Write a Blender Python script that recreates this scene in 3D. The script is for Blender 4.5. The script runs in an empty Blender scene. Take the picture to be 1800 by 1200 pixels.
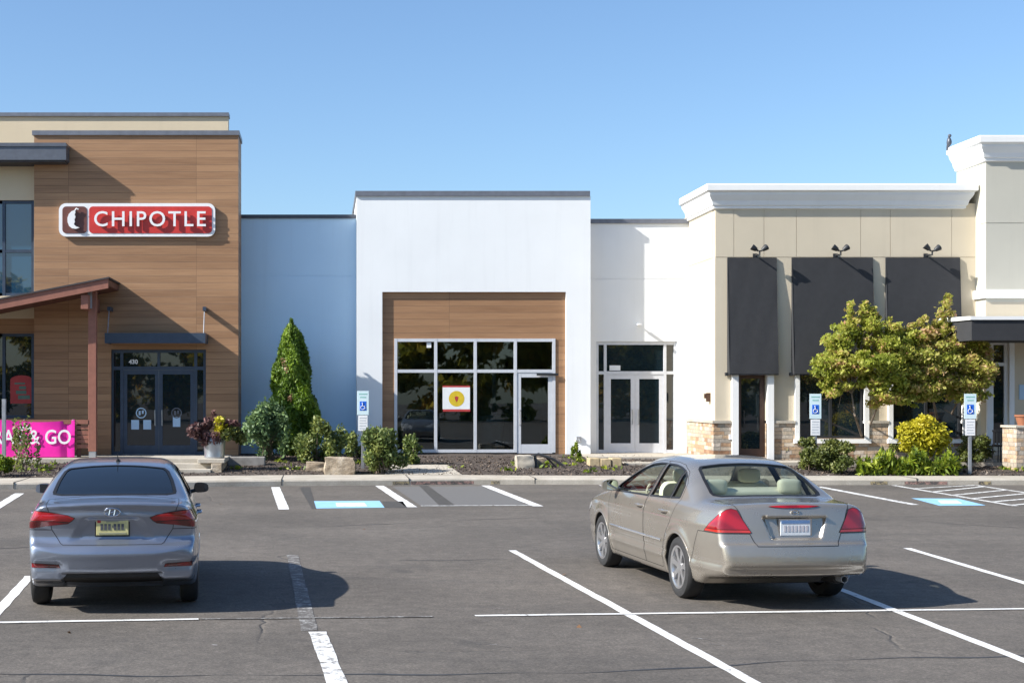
import bpy, bmesh, math, random
import numpy as np
from mathutils import Vector, Matrix
R = math.radians
random.seed(7)
scene = bpy.context.scene
COL = scene.collection
CX, CY, F, H = 570.0, 692.0, 2500.0, 2.15      # principal point, focal length (px of 1800x1200) and eye height
def wx(px, Y): return (px - CX) * Y / F
def wz(py, Y): return H - (py - CY) * Y / F
def gnd(px, py, z=0.0):
    Y = F * (H - z) / (py - CY)
    return Vector((wx(px, Y), Y, z))
# ---------------------------------------------------------------- objects
def tag(o, label=None, cat=None, group=None, kind=None):
    if label: o['label'] = label
    if cat: o['category'] = cat
    if group: o['group'] = group
    if kind: o['kind'] = kind
    return o
def thing(name, label, cat, loc=(0, 0, 0), rz=0.0, group=None):
    o = bpy.data.objects.new(name, None); COL.objects.link(o)
    o.location = loc; o.rotation_euler = (0, 0, rz)
    o.empty_display_size = 0.2
    return tag(o, label, cat, group)
def adopt(o, parent, local=False):
    if parent is None: return o
    o.parent = parent
    if not local and parent.type == 'EMPTY':
        o.matrix_parent_inverse = Matrix.LocRotScale(parent.location, parent.rotation_euler, None).inverted()
    return o
class MB:
    """collects shapes; build() links them as one mesh object"""
    def __init__(s): s.v = []; s.f = []; s.sm = []
    def add(s, vs, fs, smooth=False):
        n = len(s.v); s.v += [tuple(v) for v in vs]
        s.f += [tuple(i + n for i in f) for f in fs]; s.sm += [smooth] * len(fs); return s
    def box(s, x0, x1, y0, y1, z0, z1):
        x0, x1 = min(x0, x1), max(x0, x1); y0, y1 = min(y0, y1), max(y0, y1); z0, z1 = min(z0, z1), max(z0, z1)
        return s.add([(x0,y0,z0),(x1,y0,z0),(x1,y1,z0),(x0,y1,z0),(x0,y0,z1),(x1,y0,z1),(x1,y1,z1),(x0,y1,z1)],
                     [(0,3,2,1),(4,5,6,7),(0,1,5,4),(1,2,6,5),(2,3,7,6),(3,0,4,7)])
    def bbox(s, x0, x1, y0, y1, z0, z1, b=0.01):
        """box with bevelled edges"""
        bm = bmesh.new()
        x0, x1 = min(x0, x1), max(x0, x1); y0, y1 = min(y0, y1), max(y0, y1); z0, z1 = min(z0, z1), max(z0, z1)
        bmesh.ops.create_cube(bm, size=1)
        for v in bm.verts: v.co = Vector(((x0+x1)/2+v.co.x*(x1-x0), (y0+y1)/2+v.co.y*(y1-y0), (z0+z1)/2+v.co.z*(z1-z0)))
        bmesh.ops.bevel(bm, geom=bm.edges[:], offset=b, segments=3, profile=0.5, affect='EDGES')
        return s.bm(bm)
    def bm(s, bm, smooth=False):
        bm.verts.index_update()
        s.add([v.co[:] for v in bm.verts], [[v.index for v in f.verts] for f in bm.faces], smooth); bm.free(); return s
    def prism(s, poly, axis, a, b):
        """polygon (2D list) pulled along an axis; axis 'y': (x,z), 'x': (y,z), 'z': (x,y)"""
        mk = {'y': lambda p, t: (p[0], t, p[1]), 'x': lambda p, t: (t, p[0], p[1]), 'z': lambda p, t: (p[0], p[1], t)}[axis]
        n = len(poly); vs = [mk(p, a) for p in poly] + [mk(p, b) for p in poly]
        fs = [tuple(range(n))[::-1], tuple(range(n, 2*n))] + [(i, (i+1) % n, n+(i+1) % n, n+i) for i in range(n)]
        return s.add(vs, fs)
    def tube(s, pts, r, n=8, cap=True):
        pts = [Vector(p) for p in pts]; rs = r if isinstance(r, (list, tuple)) else [r]*len(pts)
        vs, fs = [], []
        for i, p in enumerate(pts):
            d = (pts[min(i+1, len(pts)-1)] - pts[max(i-1, 0)]).normalized()
            a = d.cross(Vector((0.31, 0.17, 0.93)));  a = a.normalized() if a.length > 1e-4 else Vector((1, 0, 0)); b = d.cross(a)
            for k in range(n):
                t = 2*math.pi*k/n; vs.append(p + (a*math.cos(t) + b*math.sin(t))*rs[i])
        for i in range(len(pts)-1):
            for k in range(n): fs.append((i*n+k, i*n+(k+1) % n, (i+1)*n+(k+1) % n, (i+1)*n+k))
        if cap: fs += [tuple(range(n))[::-1], tuple(range((len(pts)-1)*n, len(pts)*n))]
        return s.add(vs, fs, True)
    def lathe(s, prof, c, axis='z', n=32, close=False):
        """prof: (radius, height) pairs"""
        vs, fs = [], []
        for r_, h in prof:
            for k in range(n):
                t = 2*math.pi*k/n; u, w = r_*math.cos(t), r_*math.sin(t)
                vs.append({'z': (c[0]+u, c[1]+w, c[2]+h), 'x': (c[0]+h, c[1]+u, c[2]+w), 'y': (c[0]+u, c[1]+h, c[2]+w)}[axis])
        m = len(prof)
        for i in range(m-1 if not close else m):
            j = (i+1) % m
            for k in range(n): fs.append((i*n+k, i*n+(k+1) % n, j*n+(k+1) % n, j*n+k))
        return s.add(vs, fs, True)
    def build(s, name, mat, parent=None, local=False, sharp=40):
        me = bpy.data.meshes.new(name); me.from_pydata(s.v, [], s.f)
        bm = bmesh.new(); bm.from_mesh(me); bmesh.ops.recalc_face_normals(bm, faces=bm.faces[:])
        bm.to_mesh(me); bm.free()
        if len(s.sm) == len(me.polygons): me.polygons.foreach_set('use_smooth', s.sm)
        if any(s.sm): me.set_sharp_from_angle(angle=R(sharp))
        me.materials.append(mat); me.update()
        o = bpy.data.objects.new(name, me); COL.objects.link(o)
        return adopt(o, parent, local)
def solo(mb, name, mat, label, cat, base, group=None):
    """a thing that is one mesh: origin moved to its base"""
    b = Vector(base); mb.v = [tuple(Vector(v) - b) for v in mb.v]
    o = mb.build(name, mat); o.location = b
    return tag(o, label, cat, group)
def wall_holes(x0, x1, z0, z1, y0, y1, holes):
    """wall slab facing -Y with rectangular openings (x0,x1,z0,z1), reveals included"""
    xs = sorted({x0, x1, *[h[0] for h in holes], *[h[1] for h in holes]}); zs = sorted({z0, z1, *[h[2] for h in holes], *[h[3] for h in holes]})
    xs = [x for x in xs if x0 <= x <= x1]; zs = [z for z in zs if z0 <= z <= z1]
    full = lambda i, j: 0 <= i < len(xs)-1 and 0 <= j < len(zs)-1 and not any(
        h[0] < (xs[i]+xs[i+1])/2 < h[1] and h[2] < (zs[j]+zs[j+1])/2 < h[3] for h in holes)
    m = MB()
    for i in range(len(xs)-1):
        for j in range(len(zs)-1):
            if not full(i, j): continue
            a, b, c, d = xs[i], xs[i+1], zs[j], zs[j+1]
            m.add([(a,y0,c),(b,y0,c),(b,y0,d),(a,y0,d)], [(0,1,2,3)]); m.add([(a,y1,c),(b,y1,c),(b,y1,d),(a,y1,d)], [(3,2,1,0)])
            if not full(i-1, j): m.add([(a,y0,c),(a,y1,c),(a,y1,d),(a,y0,d)], [(3,2,1,0)])
            if not full(i+1, j): m.add([(b,y0,c),(b,y1,c),(b,y1,d),(b,y0,d)], [(0,1,2,3)])
            if not full(i, j-1): m.add([(a,y0,c),(b,y0,c),(b,y1,c),(a,y1,c)], [(3,2,1,0)])
            if not full(i, j+1): m.add([(a,y0,d),(b,y0,d),(b,y1,d),(a,y1,d)], [(0,1,2,3)])
    return m
def weld(mb, name, mat, parent=None, local=False):
    o = mb.build(name, mat, parent, local); bm = bmesh.new(); bm.from_mesh(o.data)
    bmesh.ops.remove_doubles(bm, verts=bm.verts[:], dist=1e-5); bmesh.ops.recalc_face_normals(bm, faces=bm.faces[:])
    bm.to_mesh(o.data); bm.free(); return o
def text(s, size, depth, bold, at, name, mat, parent=None, rot=(R(90), 0, 0), width=None, align='CENTER', spacing=1.0, local=False):
    cu = bpy.data.curves.new('lettering', 'FONT'); cu.body = s; cu.size = size; cu.extrude = depth; cu.offset = bold
    cu.align_x = align; cu.align_y = 'CENTER'; cu.space_character = spacing; cu.resolution_u = 4
    tmp = bpy.data.objects.new('lettering', cu); COL.objects.link(tmp)
    me = bpy.data.meshes.new_from_object(tmp.evaluated_get(bpy.context.evaluated_depsgraph_get()))
    bpy.data.objects.remove(tmp); bpy.data.curves.remove(cu)
    xs = [v.co.x for v in me.vertices]; k = width/(max(xs)-min(xs)) if width else 1.0
    c = (max(xs)+min(xs))/2 if align == 'CENTER' else 0
    m = Matrix.LocRotScale(Vector(at), None, None) @ Matrix.LocRotScale(None, None, None)
    from mathutils import Euler
    me.transform(Matrix.Translation(Vector(at)) @ Euler(rot).to_matrix().to_4x4() @ Matrix.Diagonal((k, 1, 1, 1)) @ Matrix.Translation((-c, 0, 0)))
    me.materials.clear(); me.materials.append(mat)
    o = bpy.data.objects.new(name, me); COL.objects.link(o)
    return adopt(o, parent, local)
# ---------------------------------------------------------------- materials
class NT:
    def __init__(s, name):
        s.m = bpy.data.materials.new(name); s.m.use_nodes = True; s.t = s.m.node_tree; s.t.nodes.clear()
        s.out = s.n('ShaderNodeOutputMaterial')
    def n(s, kind, **kw):
        nd = s.t.nodes.new(kind)
        for k, v in kw.items():
            if k.startswith('i_'):
                key = k[2:]; nd.inputs[int(key) if key.isdigit() else key.replace('_', ' ')].default_value = v
            else: setattr(nd, k, v)
        return nd
    def l(s, a, b): s.t.links.new(a, b)
    def coord(s, scale=(1, 1, 1), kind='Object', loc=(0, 0, 0)):
        c = s.n('ShaderNodeTexCoord'); m = s.n('ShaderNodeMapping'); m.inputs['Scale'].default_value = scale; m.inputs['Location'].default_value = loc
        s.l(c.outputs[kind], m.inputs['Vector']); return m.outputs[0]
    def world(s, scale=(1, 1, 1)):
        g = s.n('ShaderNodeNewGeometry'); m = s.n('ShaderNodeMapping'); m.inputs['Scale'].default_value = scale
        s.l(g.outputs['Position'], m.inputs['Vector']); return m.outputs[0]
    def noise(s, vec, scale, detail=4, rough=0.55):
        nd = s.n('ShaderNodeTexNoise'); nd.inputs['Scale'].default_value = scale; nd.inputs['Detail'].default_value = detail; nd.inputs['Roughness'].default_value = rough
        s.l(vec, nd.inputs['Vector']); return nd.outputs['Fac']
    def ramp(s, fac, stops, interp='LINEAR'):
        r = s.n('ShaderNodeValToRGB'); r.color_ramp.interpolation = interp; e = r.color_ramp.elements
        while len(e) < len(stops): e.new(0.5)
        for i, (p, c) in enumerate(stops):
            e[i].position = p; e[i].color = (c, c, c, 1) if isinstance(c, (int, float)) else (*c, 1)
        s.l(fac, r.inputs[0]); return r.outputs[0]
    def mix(s, fac, a, b, mode='MIX'):
        m = s.n('ShaderNodeMix', data_type='RGBA', blend_type=mode)
        for sock, v in ((0, fac), (6, a), (7, b)):
            if isinstance(v, (int, float)): m.inputs[sock].default_value = v if sock == 0 else (v, v, v, 1)
            elif isinstance(v, tuple): m.inputs[sock].default_value = (*v, 1)
            else: s.l(v, m.inputs[sock])
        return m.outputs[2]
    def math(s, op, a, b=0.0, c=0.0):
        m = s.n('ShaderNodeMath', operation=op)
        for i, v in enumerate((a, b, c)):
            if isinstance(v, (int, float)): m.inputs[i].default_value = v
            else: s.l(v, m.inputs[i])
        return m.outputs[0]
    def bsdf(s, color, rough=0.6, metal=0.0, bump=None, bd=0.01, bs=1.0, **kw):
        b = s.n('ShaderNodeBsdfPrincipled')
        for k, v in (('Base Color', color), ('Roughness', rough), ('Metallic', metal)):
            if isinstance(v, (int, float)): b.inputs[k].default_value = v if k != 'Base Color' else (v, v, v, 1)
            elif isinstance(v, tuple): b.inputs[k].default_value = (*v, 1)
            else: s.l(v, b.inputs[k])
        for k, v in kw.items(): b.inputs[k.replace('_', ' ')].default_value = v
        if bump is not None:
            bp = s.n('ShaderNodeBump'); bp.inputs['Distance'].default_value = bd; bp.inputs['Strength'].default_value = bs
            s.l(bump, bp.inputs['Height']); s.l(bp.outputs[0], b.inputs['Normal'])
        s.l(b.outputs[0], s.out.inputs[0]); s.b = b; return s.m
def plain(name, c, rough=0.55, metal=0.0, var=0.12, scale=6, **kw):
    t = NT(name); v = t.world(); f = t.noise(v, scale, 5)
    c2 = tuple(x*(1-var) for x in c); c3 = tuple(min(1, x*(1+var)) for x in c)
    return t.bsdf(t.ramp(f, [(0.3, c2), (0.7, c3)]), rough, metal, **kw)
def stucco(name, c, joints=(), var=0.04):
    t = NT(name); v = t.world(); f = t.noise(v, 0.7, 6); g = t.noise(v, 90, 3)
    col = t.ramp(f, [(0.3, tuple(x*(1-var) for x in c)), (0.7, tuple(min(1, x*(1+var)) for x in c))])
    # rain streaks: faint, vertical, with a shape of their own
    st = t.noise(t.world((2.2, 2.2, 0.12)), 1.6, 6, 0.65)
    col = t.mix(t.math('MULTIPLY', t.ramp(st, [(0.52, 0.0), (0.78, 1.0)]), 0.18), col, tuple(x*0.72 for x in c))
    return t.bsdf(col, 0.85, bump=g, bd=0.006, bs=0.6)
def cladding(name, dark, light, board=0.195):
    t = NT(name); v = t.world()
    sep = t.n('ShaderNodeSeparateXYZ'); t.l(v, sep.inputs[0])
    row = t.math('FLOOR', t.math('DIVIDE', sep.outputs[2], board))
    shift = t.n('ShaderNodeTexWhiteNoise', noise_dimensions='1D'); t.l(row, shift.inputs['W'])
    seg = t.math('FLOOR', t.math('ADD', t.math('DIVIDE', sep.outputs[0], 3.6), t.math('MULTIPLY', shift.outputs[0], 0.0)))
    cb = t.n('ShaderNodeCombineXYZ'); t.l(row, cb.inputs[0]); t.l(seg, cb.inputs[1])
    wn = t.n('ShaderNodeTexWhiteNoise', noise_dimensions='2D'); t.l(cb.outputs[0], wn.inputs['Vector'])
    gr = t.noise(t.world((0.9, 0.9, 34)), 1.3, 8, 0.65); gr2 = t.noise(t.world((0.35, 0.35, 5)), 1.0, 5, 0.6)
    f = t.math('ADD', t.math('MULTIPLY', wn.outputs[0], 0.20), t.math('ADD', t.math('MULTIPLY', gr, 0.50), t.math('MULTIPLY', gr2, 0.42)))
    col = t.ramp(f, [(0.32, dark), (0.85, light)])
    fr = t.math('FRACT', t.math('DIVIDE', sep.outputs[2], board)); gap = t.math('LESS_THAN', fr, 0.045)
    fx = t.math('FRACT', t.math('DIVIDE', sep.outputs[0], 3.6)); gx = t.math('LESS_THAN', fx, 0.003)
    g = t.math('MAXIMUM', gap, gx)
    col = t.mix(t.math('MULTIPLY', g, 0.42), col, tuple(x*0.4 for x in dark))
    return t.bsdf(col, 0.55, bump=t.math('SUBTRACT', t.math('MULTIPLY', gr, 0.15), g), bd=0.006)
def stone_mat(name, tint=1.0):
    t = NT(name); g = t.n('ShaderNodeNewGeometry'); sp = t.n('ShaderNodeSeparateXYZ'); t.l(g.outputs['Position'], sp.inputs[0])
    wob = t.noise(t.world(), 5, 3)
    zz = t.math('ADD', t.math('DIVIDE', sp.outputs[2], .105), t.math('MULTIPLY', wob, .35)); row = t.math('FLOOR', zz); fz = t.math('FRACT', zz)
    rn = t.n('ShaderNodeTexWhiteNoise', noise_dimensions='1D'); t.l(row, rn.inputs['W'])
    wdt = t.math('ADD', .16, t.math('MULTIPLY', rn.outputs[0], .22))
    hx = t.math('ADD', t.math('ADD', t.math('DIVIDE', t.math('ADD', sp.outputs[0], sp.outputs[1]), wdt), t.math('MULTIPLY', rn.outputs[0], 37.0)), t.math('MULTIPLY', wob, .3))
    fx = t.math('FRACT', hx); cb = t.n('ShaderNodeCombineXYZ'); t.l(row, cb.inputs[0]); t.l(t.math('FLOOR', hx), cb.inputs[1])
    wn = t.n('ShaderNodeTexWhiteNoise', noise_dimensions='2D'); t.l(cb.outputs[0], wn.inputs['Vector'])
    k = tint
    c = t.ramp(wn.outputs[0], [(0.0, (.25*k, .13*k, .07*k)), (0.25, (.42*k, .29*k, .18*k)), (0.5, (.50*k, .40*k, .29*k)), (0.75, (.33*k, .29*k, .24*k)), (1.0, (.58*k, .51*k, .42*k))])
    c = t.mix(0.45, c, t.ramp(t.noise(t.world(), 16, 6), [(0.3, .12), (0.7, .5)]), 'OVERLAY')
    j = t.math('MAXIMUM', t.math('LESS_THAN', fz, .10), t.math('LESS_THAN', fx, .055))
    c = t.mix(t.math('MULTIPLY', j, 0.8), c, (.2, .18, .16))
    h = t.math('SUBTRACT', t.math('MULTIPLY', t.noise(t.world(), 12, 5), 0.5), j)
    return t.bsdf(c, 0.85, bump=h, bd=0.03)
def glass_dark(name, tint=(.008, .016, .022), ior=1.75, wav=0.25):
    t = NT(name); v = t.world(); n = t.noise(v, 0.8, 2)
    return t.bsdf(tint, 0.015, bump=n, bd=0.004, bs=wav, IOR=ior)
def glass_clear(name):
    t = NT(name); fr = t.n('ShaderNodeFresnel'); fr.inputs[0].default_value = 1.85
    bp = t.n('ShaderNodeBump'); bp.inputs['Distance'].default_value = .004; bp.inputs['Strength'].default_value = .25; t.l(t.noise(t.world(), .8, 2), bp.inputs['Height'])
    tr = t.n('ShaderNodeBsdfTransparent'); tr.inputs[0].default_value = (.62, .72, .74, 1); gl = t.n('ShaderNodeBsdfGlossy'); gl.inputs['Roughness'].default_value = .012
    t.l(bp.outputs[0], gl.inputs['Normal']); mx = t.n('ShaderNodeMixShader')
    t.l(fr.outputs[0], mx.inputs[0]); t.l(tr.outputs[0], mx.inputs[1]); t.l(gl.outputs[0], mx.inputs[2]); t.l(mx.outputs[0], t.out.inputs[0]); return t.m
def leaf_mat(name, stops, trans=0.35):
    t = NT(name); a = t.n('ShaderNodeAttribute', attribute_name='tint'); c = t.ramp(a.outputs['Fac'], stops)
    d = t.n('ShaderNodeBsdfPrincipled'); d.inputs['Roughness'].default_value = 0.55; t.l(c, d.inputs['Base Color'])
    tr = t.n('ShaderNodeBsdfTranslucent'); t.l(c, tr.inputs[0])
    mx = t.n('ShaderNodeMixShader'); mx.inputs[0].default_value = trans
    t.l(d.outputs[0], mx.inputs[1]); t.l(tr.outputs[0], mx.inputs[2]); t.l(mx.outputs[0], t.out.inputs[0]); return t.m
def paint(name, c, rough=0.32, metal=0.75, coat=1.0):
    t = NT(name); v = t.coord(); fl = t.noise(v, 3, 2)
    col = t.ramp(fl, [(0.35, tuple(x*0.97 for x in c)), (0.65, tuple(min(1, x*1.03) for x in c))])
    dirt = t.noise(v, 2.2, 5, 0.6)
    col = t.mix(t.math('MULTIPLY', t.ramp(dirt, [(0.5, 0.0), (0.8, 1.0)]), 0.12), col, (.2, .18, .15))
    r = t.ramp(dirt, [(0.3, rough*0.9), (0.8, rough*1.2)])
    return t.bsdf(col, r, metal, Coat_Weight=coat, Coat_Roughness=0.07)
M = {}
def asphalt():
    t = NT('asphalt'); v = t.world()
    fine = t.noise(v, 34, 5, 0.85); mid = t.noise(v, 6, 6, 0.7); big = t.noise(v, 0.35, 5, 0.6); stain = t.noise(t.world((1, 0.35, 1)), 0.9, 6, 0.65)
    c = t.ramp(fine, [(0.25, (.030, .0265, .0225)), (0.5, (.099, .086, .074)), (0.74, (.212, .187, .157))])
    c = t.mix(0.5, c, t.ramp(mid, [(0.3, .22), (0.7, .76)]), 'OVERLAY')
    c = t.mix(0.75, c, t.ramp(big, [(0.32, .34), (0.68, .64)]), 'OVERLAY')
    c = t.mix(t.math('MULTIPLY', t.ramp(stain, [(0.58, 0.0), (0.74, 1.0)]), 0.42), c, (.034, .033, .033))
    vo = t.n('ShaderNodeTexVoronoi', feature='DISTANCE_TO_EDGE'); vo.inputs['Scale'].default_value = 0.22
    ds = t.n('ShaderNodeMix', data_type='VECTOR'); nz = t.n('ShaderNodeTexNoise'); nz.inputs['Scale'].default_value = 1.2; nz.inputs['Detail'].default_value = 6
    t.l(v, nz.inputs['Vector']); ds.inputs[0].default_value = 0.35; t.l(v, ds.inputs[4]); t.l(nz.outputs['Color'], ds.inputs[5]); t.l(ds.outputs[1], vo.inputs['Vector'])
    cr = t.math('MULTIPLY', t.ramp(vo.outputs['Distance'], [(0.0, 1.0), (0.0045, 0.0)]), t.ramp(t.noise(v, 0.5, 2), [(0.5, 0.0), (0.58, 1.0)]))
    c = t.mix(t.math('MULTIPLY', cr, 0.18), c, (.03, .03, .03))
    sp = t.n('ShaderNodeTexVoronoi', feature='F1'); sp.inputs['Scale'].default_value = 0.9; t.l(v, sp.inputs['Vector'])
    drip = t.math('MULTIPLY', t.ramp(t.math('ADD', sp.outputs['Distance'], t.math('MULTIPLY', mid, .22)), [(.17, 1.0), (.30, 0.0)]), t.ramp(t.noise(v, .45, 2), [(.5, 0.0), (.6, 1.0)]))
    c = t.mix(t.math('MULTIPLY', drip, 0.5), c, (.03, .029, .028))
    tr = t.noise(t.world((.10, 1.5, 1)), 1.0, 4, .6)
    c = t.mix(t.math('MULTIPLY', t.ramp(tr, [(.54, 0.0), (.72, 1.0)]), .28), c, (.045, .043, .042))
    return t.bsdf(c, 0.88, bump=t.math('ADD', fine, t.math('MULTIPLY', cr, -2.0)), bd=0.006)
def road_paint(name, c, wear):
    t = NT(name); v = t.world(); f = t.noise(v, 9, 8, 0.75); g = t.noise(v, 60, 3, 0.7)
    k = t.ramp(t.math('ADD', t.math('MULTIPLY', f, 0.7), t.math('MULTIPLY', g, 0.3)), [(wear-0.04, 1.0), (wear+0.05, 0.0)])
    col = t.ramp(t.noise(v, 3, 5), [(0.3, tuple(x*0.85 for x in c)), (0.7, c)])
    return t.bsdf(t.mix(k, col, (.092, .083, .075)), 0.75, bump=g, bd=0.003)
def setup_materials():
    M['asphalt'] = asphalt()
    M['line'] = road_paint('white_line_paint', (.72, .72, .71), 0.405)
    M['line_worn'] = road_paint('worn_line_paint', (.70, .70, .69), 0.455)
    M['line_faint'] = road_paint('faint_line_paint', (.34, .335, .325), 0.535)
    M['blue_line'] = road_paint('blue_line_paint', (.27, .52, .74), 0.36)
    t = NT('sealant'); M['seal'] = t.bsdf(t.ramp(t.noise(t.world(), 5, 5), [(0.3, .024), (0.7, .045)]), 0.55)
    t = NT('patched_asphalt'); M['patch'] = t.bsdf(t.ramp(t.noise(t.world(), 40, 6, 0.8), [(0.3, (.085, .083, .082)), (0.7, (.15, .147, .145))]), 0.9)
    t = NT('concrete'); v = t.world()
    c = t.ramp(t.noise(v, 2, 7, 0.65), [(0.3, (.33, .295, .24)), (0.7, (.47, .43, .37))]); c = t.mix(0.3, c, t.ramp(t.noise(v, 40, 4), [(0.3, .3), (0.7, .7)]), 'OVERLAY')
    M['concrete'] = t.bsdf(c, 0.85, bump=t.noise(v, 40, 4), bd=0.004)
    t = NT('mulch'); v = t.world((1, 1, 1)); c = t.ramp(t.noise(t.world((1, 2.4, 1)), 14, 7, 0.75), [(0.3, (.030, .023, .019)), (0.55, (.085, .066, .055)), (0.8, (.17, .135, .11))])
    M['mulch'] = t.bsdf(c, 0.95, bump=t.noise(t.world((1, 2.4, 1)), 22, 7, 0.75), bd=0.03)
    M['wood'] = cladding('wood_cladding', (.205, .104, .05), (.445, .255, .132))
    M['white'] = stucco('white_stucco', (.765, .785, .80), var=0.025); M['shade_blue'] = stucco('shade_blue_stucco', (.58, .78, .96), var=0.02)  # second stucco: white wall with the blue of its shade put into the colour
    M['cream'] = stucco('cream_stucco', (.62, .52, .37))
    M['beige'] = stucco('beige_stucco', (.555, .485, .37))
    M['grey_stucco'] = stucco('pale_grey_stucco', (.50, .48, .41))
    M['trim'] = stucco('white_trim', (.78, .78, .77), var=0.02)
    M['stone'] = stone_mat('stone_veneer', 1.15)
    t = NT('natural_stone'); v = t.world(); c = t.ramp(t.noise(v, 3.5, 8, .7), [(.3, (.16, .115, .075)), (.5, (.36, .29, .21)), (.72, (.52, .46, .38))])
    M['boulder'] = t.bsdf(c, .9, bump=t.noise(t.world((1, 1, 2.5)), 7, 8, .7), bd=.05)
    M['cap_dark'] = plain('dark_coping', (.075, .085, .105), 0.45, 0.3)
    M['cap_slate'] = plain('slate_coping', (.17, .18, .21), 0.45, 0.3)
    M['fascia'] = plain('grey_fascia', (.12, .13, .155), 0.45, 0.4)
    M['soffit'] = plain('dark_soffit', (.05, .045, .045), 0.7)
    M['navy'] = plain('navy_steel', (.045, .065, .10), 0.45, 0.3)
    M['alu'] = plain('aluminium_frame', (.60, .62, .66), 0.4, 0.15, var=0.05)
    M['rust'] = plain('russet_paint', (.25, .10, .068), 0.6)
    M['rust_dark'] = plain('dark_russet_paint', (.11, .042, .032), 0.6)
    M['roof_dark'] = plain('dark_roofing', (.045, .04, .045), 0.8)
    M['black_fabric'] = plain('charcoal_awning_fabric', (.026, .027, .031), 0.85, var=0.1)
    M['black'] = plain('black_metal', (.02, .022, .026), 0.5)
    M['brown_frame'] = plain('brown_door_frame', (.07, .035, .022), 0.5)
    M['steel'] = plain('galvanised_steel', (.42, .43, .45), 0.4, 0.7)
    M['glass'] = glass_dark('storefront_glass'); M['glass_clear'] = glass_clear('clear_storefront_glass')
    M['room'] = plain('interior_wall', (.40, .40, .38), .8, var=.08, scale=1.5); M['room_floor'] = plain('interior_floor', (.16, .15, .14), .5, var=.2, scale=2)
    M['glass_sky'] = glass_dark('painted_sky_glass', (.012, .05, .10), 2.0)  # blue of the reflected sky painted into the pane colour
    M['paper'] = plain('white_paper', (.75, .77, .78), 0.7, var=0.04)
    M['paper_blue'] = plain('pale_blue_paper', (.42, .58, .75), 0.7, var=0.04)
    M['red_sign'] = plain('red_sign_face', (.52, .035, .028), 0.4, var=0.06)
    M['brown_sign'] = plain('brown_sign_face', (.13, .045, .035), 0.45)
    M['sign_white'] = plain('sign_white', (.78, .78, .79), 0.4, var=0.03)
    M['magenta'] = plain('magenta_vinyl', (.74, .012, .34), 0.45, var=0.05)
    M['yellow'] = plain('yellow_print', (.62, .45, .02), 0.6)
    M['red_print'] = plain('red_print', (.42, .04, .04), 0.6)
    M['pale_green'] = plain('pale_green_print', (.10, .17, .13), 0.6)
    M['sign_cyan'] = plain('reflective_pale_sign', (.60, .74, .78), 0.45, var=0.04)
    M['sign_blue'] = plain('blue_sign_mark', (.01, .12, .62), 0.45)
    M['terracotta'] = plain('terracotta', (.26, .10, .05), 0.8)
    M['pot'] = plain('galvanised_pot', (.42, .44, .48), 0.32, 0.85)
    M['bark'] = plain('grey_bark', (.16, .125, .095), 0.9, var=0.35, scale=14)
    M['rubber'] = plain('black_rubber', (.018, .018, .019), 0.75)
setup_materials()
YW, YC, YR, Y1, Y2 = 40.0, 40.9, 41.4, 38.6, 38.0
ZF = 0.43
def frame_bars(xs, zs, y0, y1, w, skip=()):
    """grid of bars: uprights at xs (full height), rails at zs between them; butted, never overlapping"""
    m = MB()
    for x in xs: m.box(x-w/2, x+w/2, y0, y1, zs[0]-w/2, zs[-1]+w/2)
    for i in range(len(xs)-1):
        for j, z in enumerate(zs):
            if (i, j) in skip: continue
            m.box(xs[i]+w/2, xs[i+1]-w/2, y0+0.004, y1-0.004, z-w/2, z+w/2)
    return m
def window(parent, x0, x1, z0, z1, y, xs=(), zs=(), w=0.075, mat='alu', glass='glass', name='window'):
    X = [x0+w/2, *xs, x1-w/2]; Z = [z0+w/2, *zs, z1-w/2]
    f = frame_bars(X, Z, y, y+0.10, w).build(name, M[mat], parent)
    MB().box(x0+w*.6, x1-w*.6, y+0.05, y+0.07, z0+w*.6, z1-w*.6).build('pane', M[glass], f)
    return f
def door_leaf(parent, x0, x1, z0, z1, y, st=0.11, bot=0.24, top=0.11, mat='alu', glass='glass', handle=None, hmat='steel'):
    m = MB().box(x0, x0+st, y, y+0.05, z0, z1).box(x1-st, x1, y, y+0.05, z0, z1)
    m.box(x0+st, x1-st, y+.003, y+0.047, z0, z0+bot).box(x0+st, x1-st, y+.003, y+0.047, z1-top, z1)
    d = m.build('door', M[mat], parent)
    MB().box(x0+st*.8, x1-st*.8, y+0.02, y+0.03, z0+bot*.9, z1-top*.8).build('pane', M[glass], d)
    if handle is not None:
        MB().tube([(handle, y, z0+.82), (handle, y-.07, z0+.82), (handle, y-.07, z0+1.25), (handle, y, z0+1.25)], 0.016).build('handle', M[hmat], d)
    return d
def cornice(parent, x0, x1, y_front, y_back, ztop, right_end=True, prof=None):
    """stepped cornice running round the left side and front; profile = (outset, drop) pairs going down"""
    m = MB()
    prof = prof or [(0.28, 0.0), (0.29, 0.03), (0.29, 0.18), (0.26, 0.20), (0.22, 0.23), (0.21, 0.29), (0.17, 0.36), (0.12, 0.44), (0.10, 0.53), (0.09, 0.56), (0.06, 0.58), (0.06, 0.64), (0.0, 0.66)]
    rings = []
    for o, d in prof:
        z = ztop - d
        rings.append([(x0-o, y_back, z), (x0-o, y_front-o, z), (x1+(o if right_end else 0), y_front-o, z), (x1+(o if right_end else 0), y_back, z)])
    vs = [p for r in rings for p in r]; fs = []
    for i in range(len(rings)-1):
        for k in range(3): fs.append((i*4+k, i*4+k+1, (i+1)*4+k+1, (i+1)*4+k))
    fs.append((0, 1, 2, 3))
    return m.add(vs, fs).build('cornice', M['trim'], parent)
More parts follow.
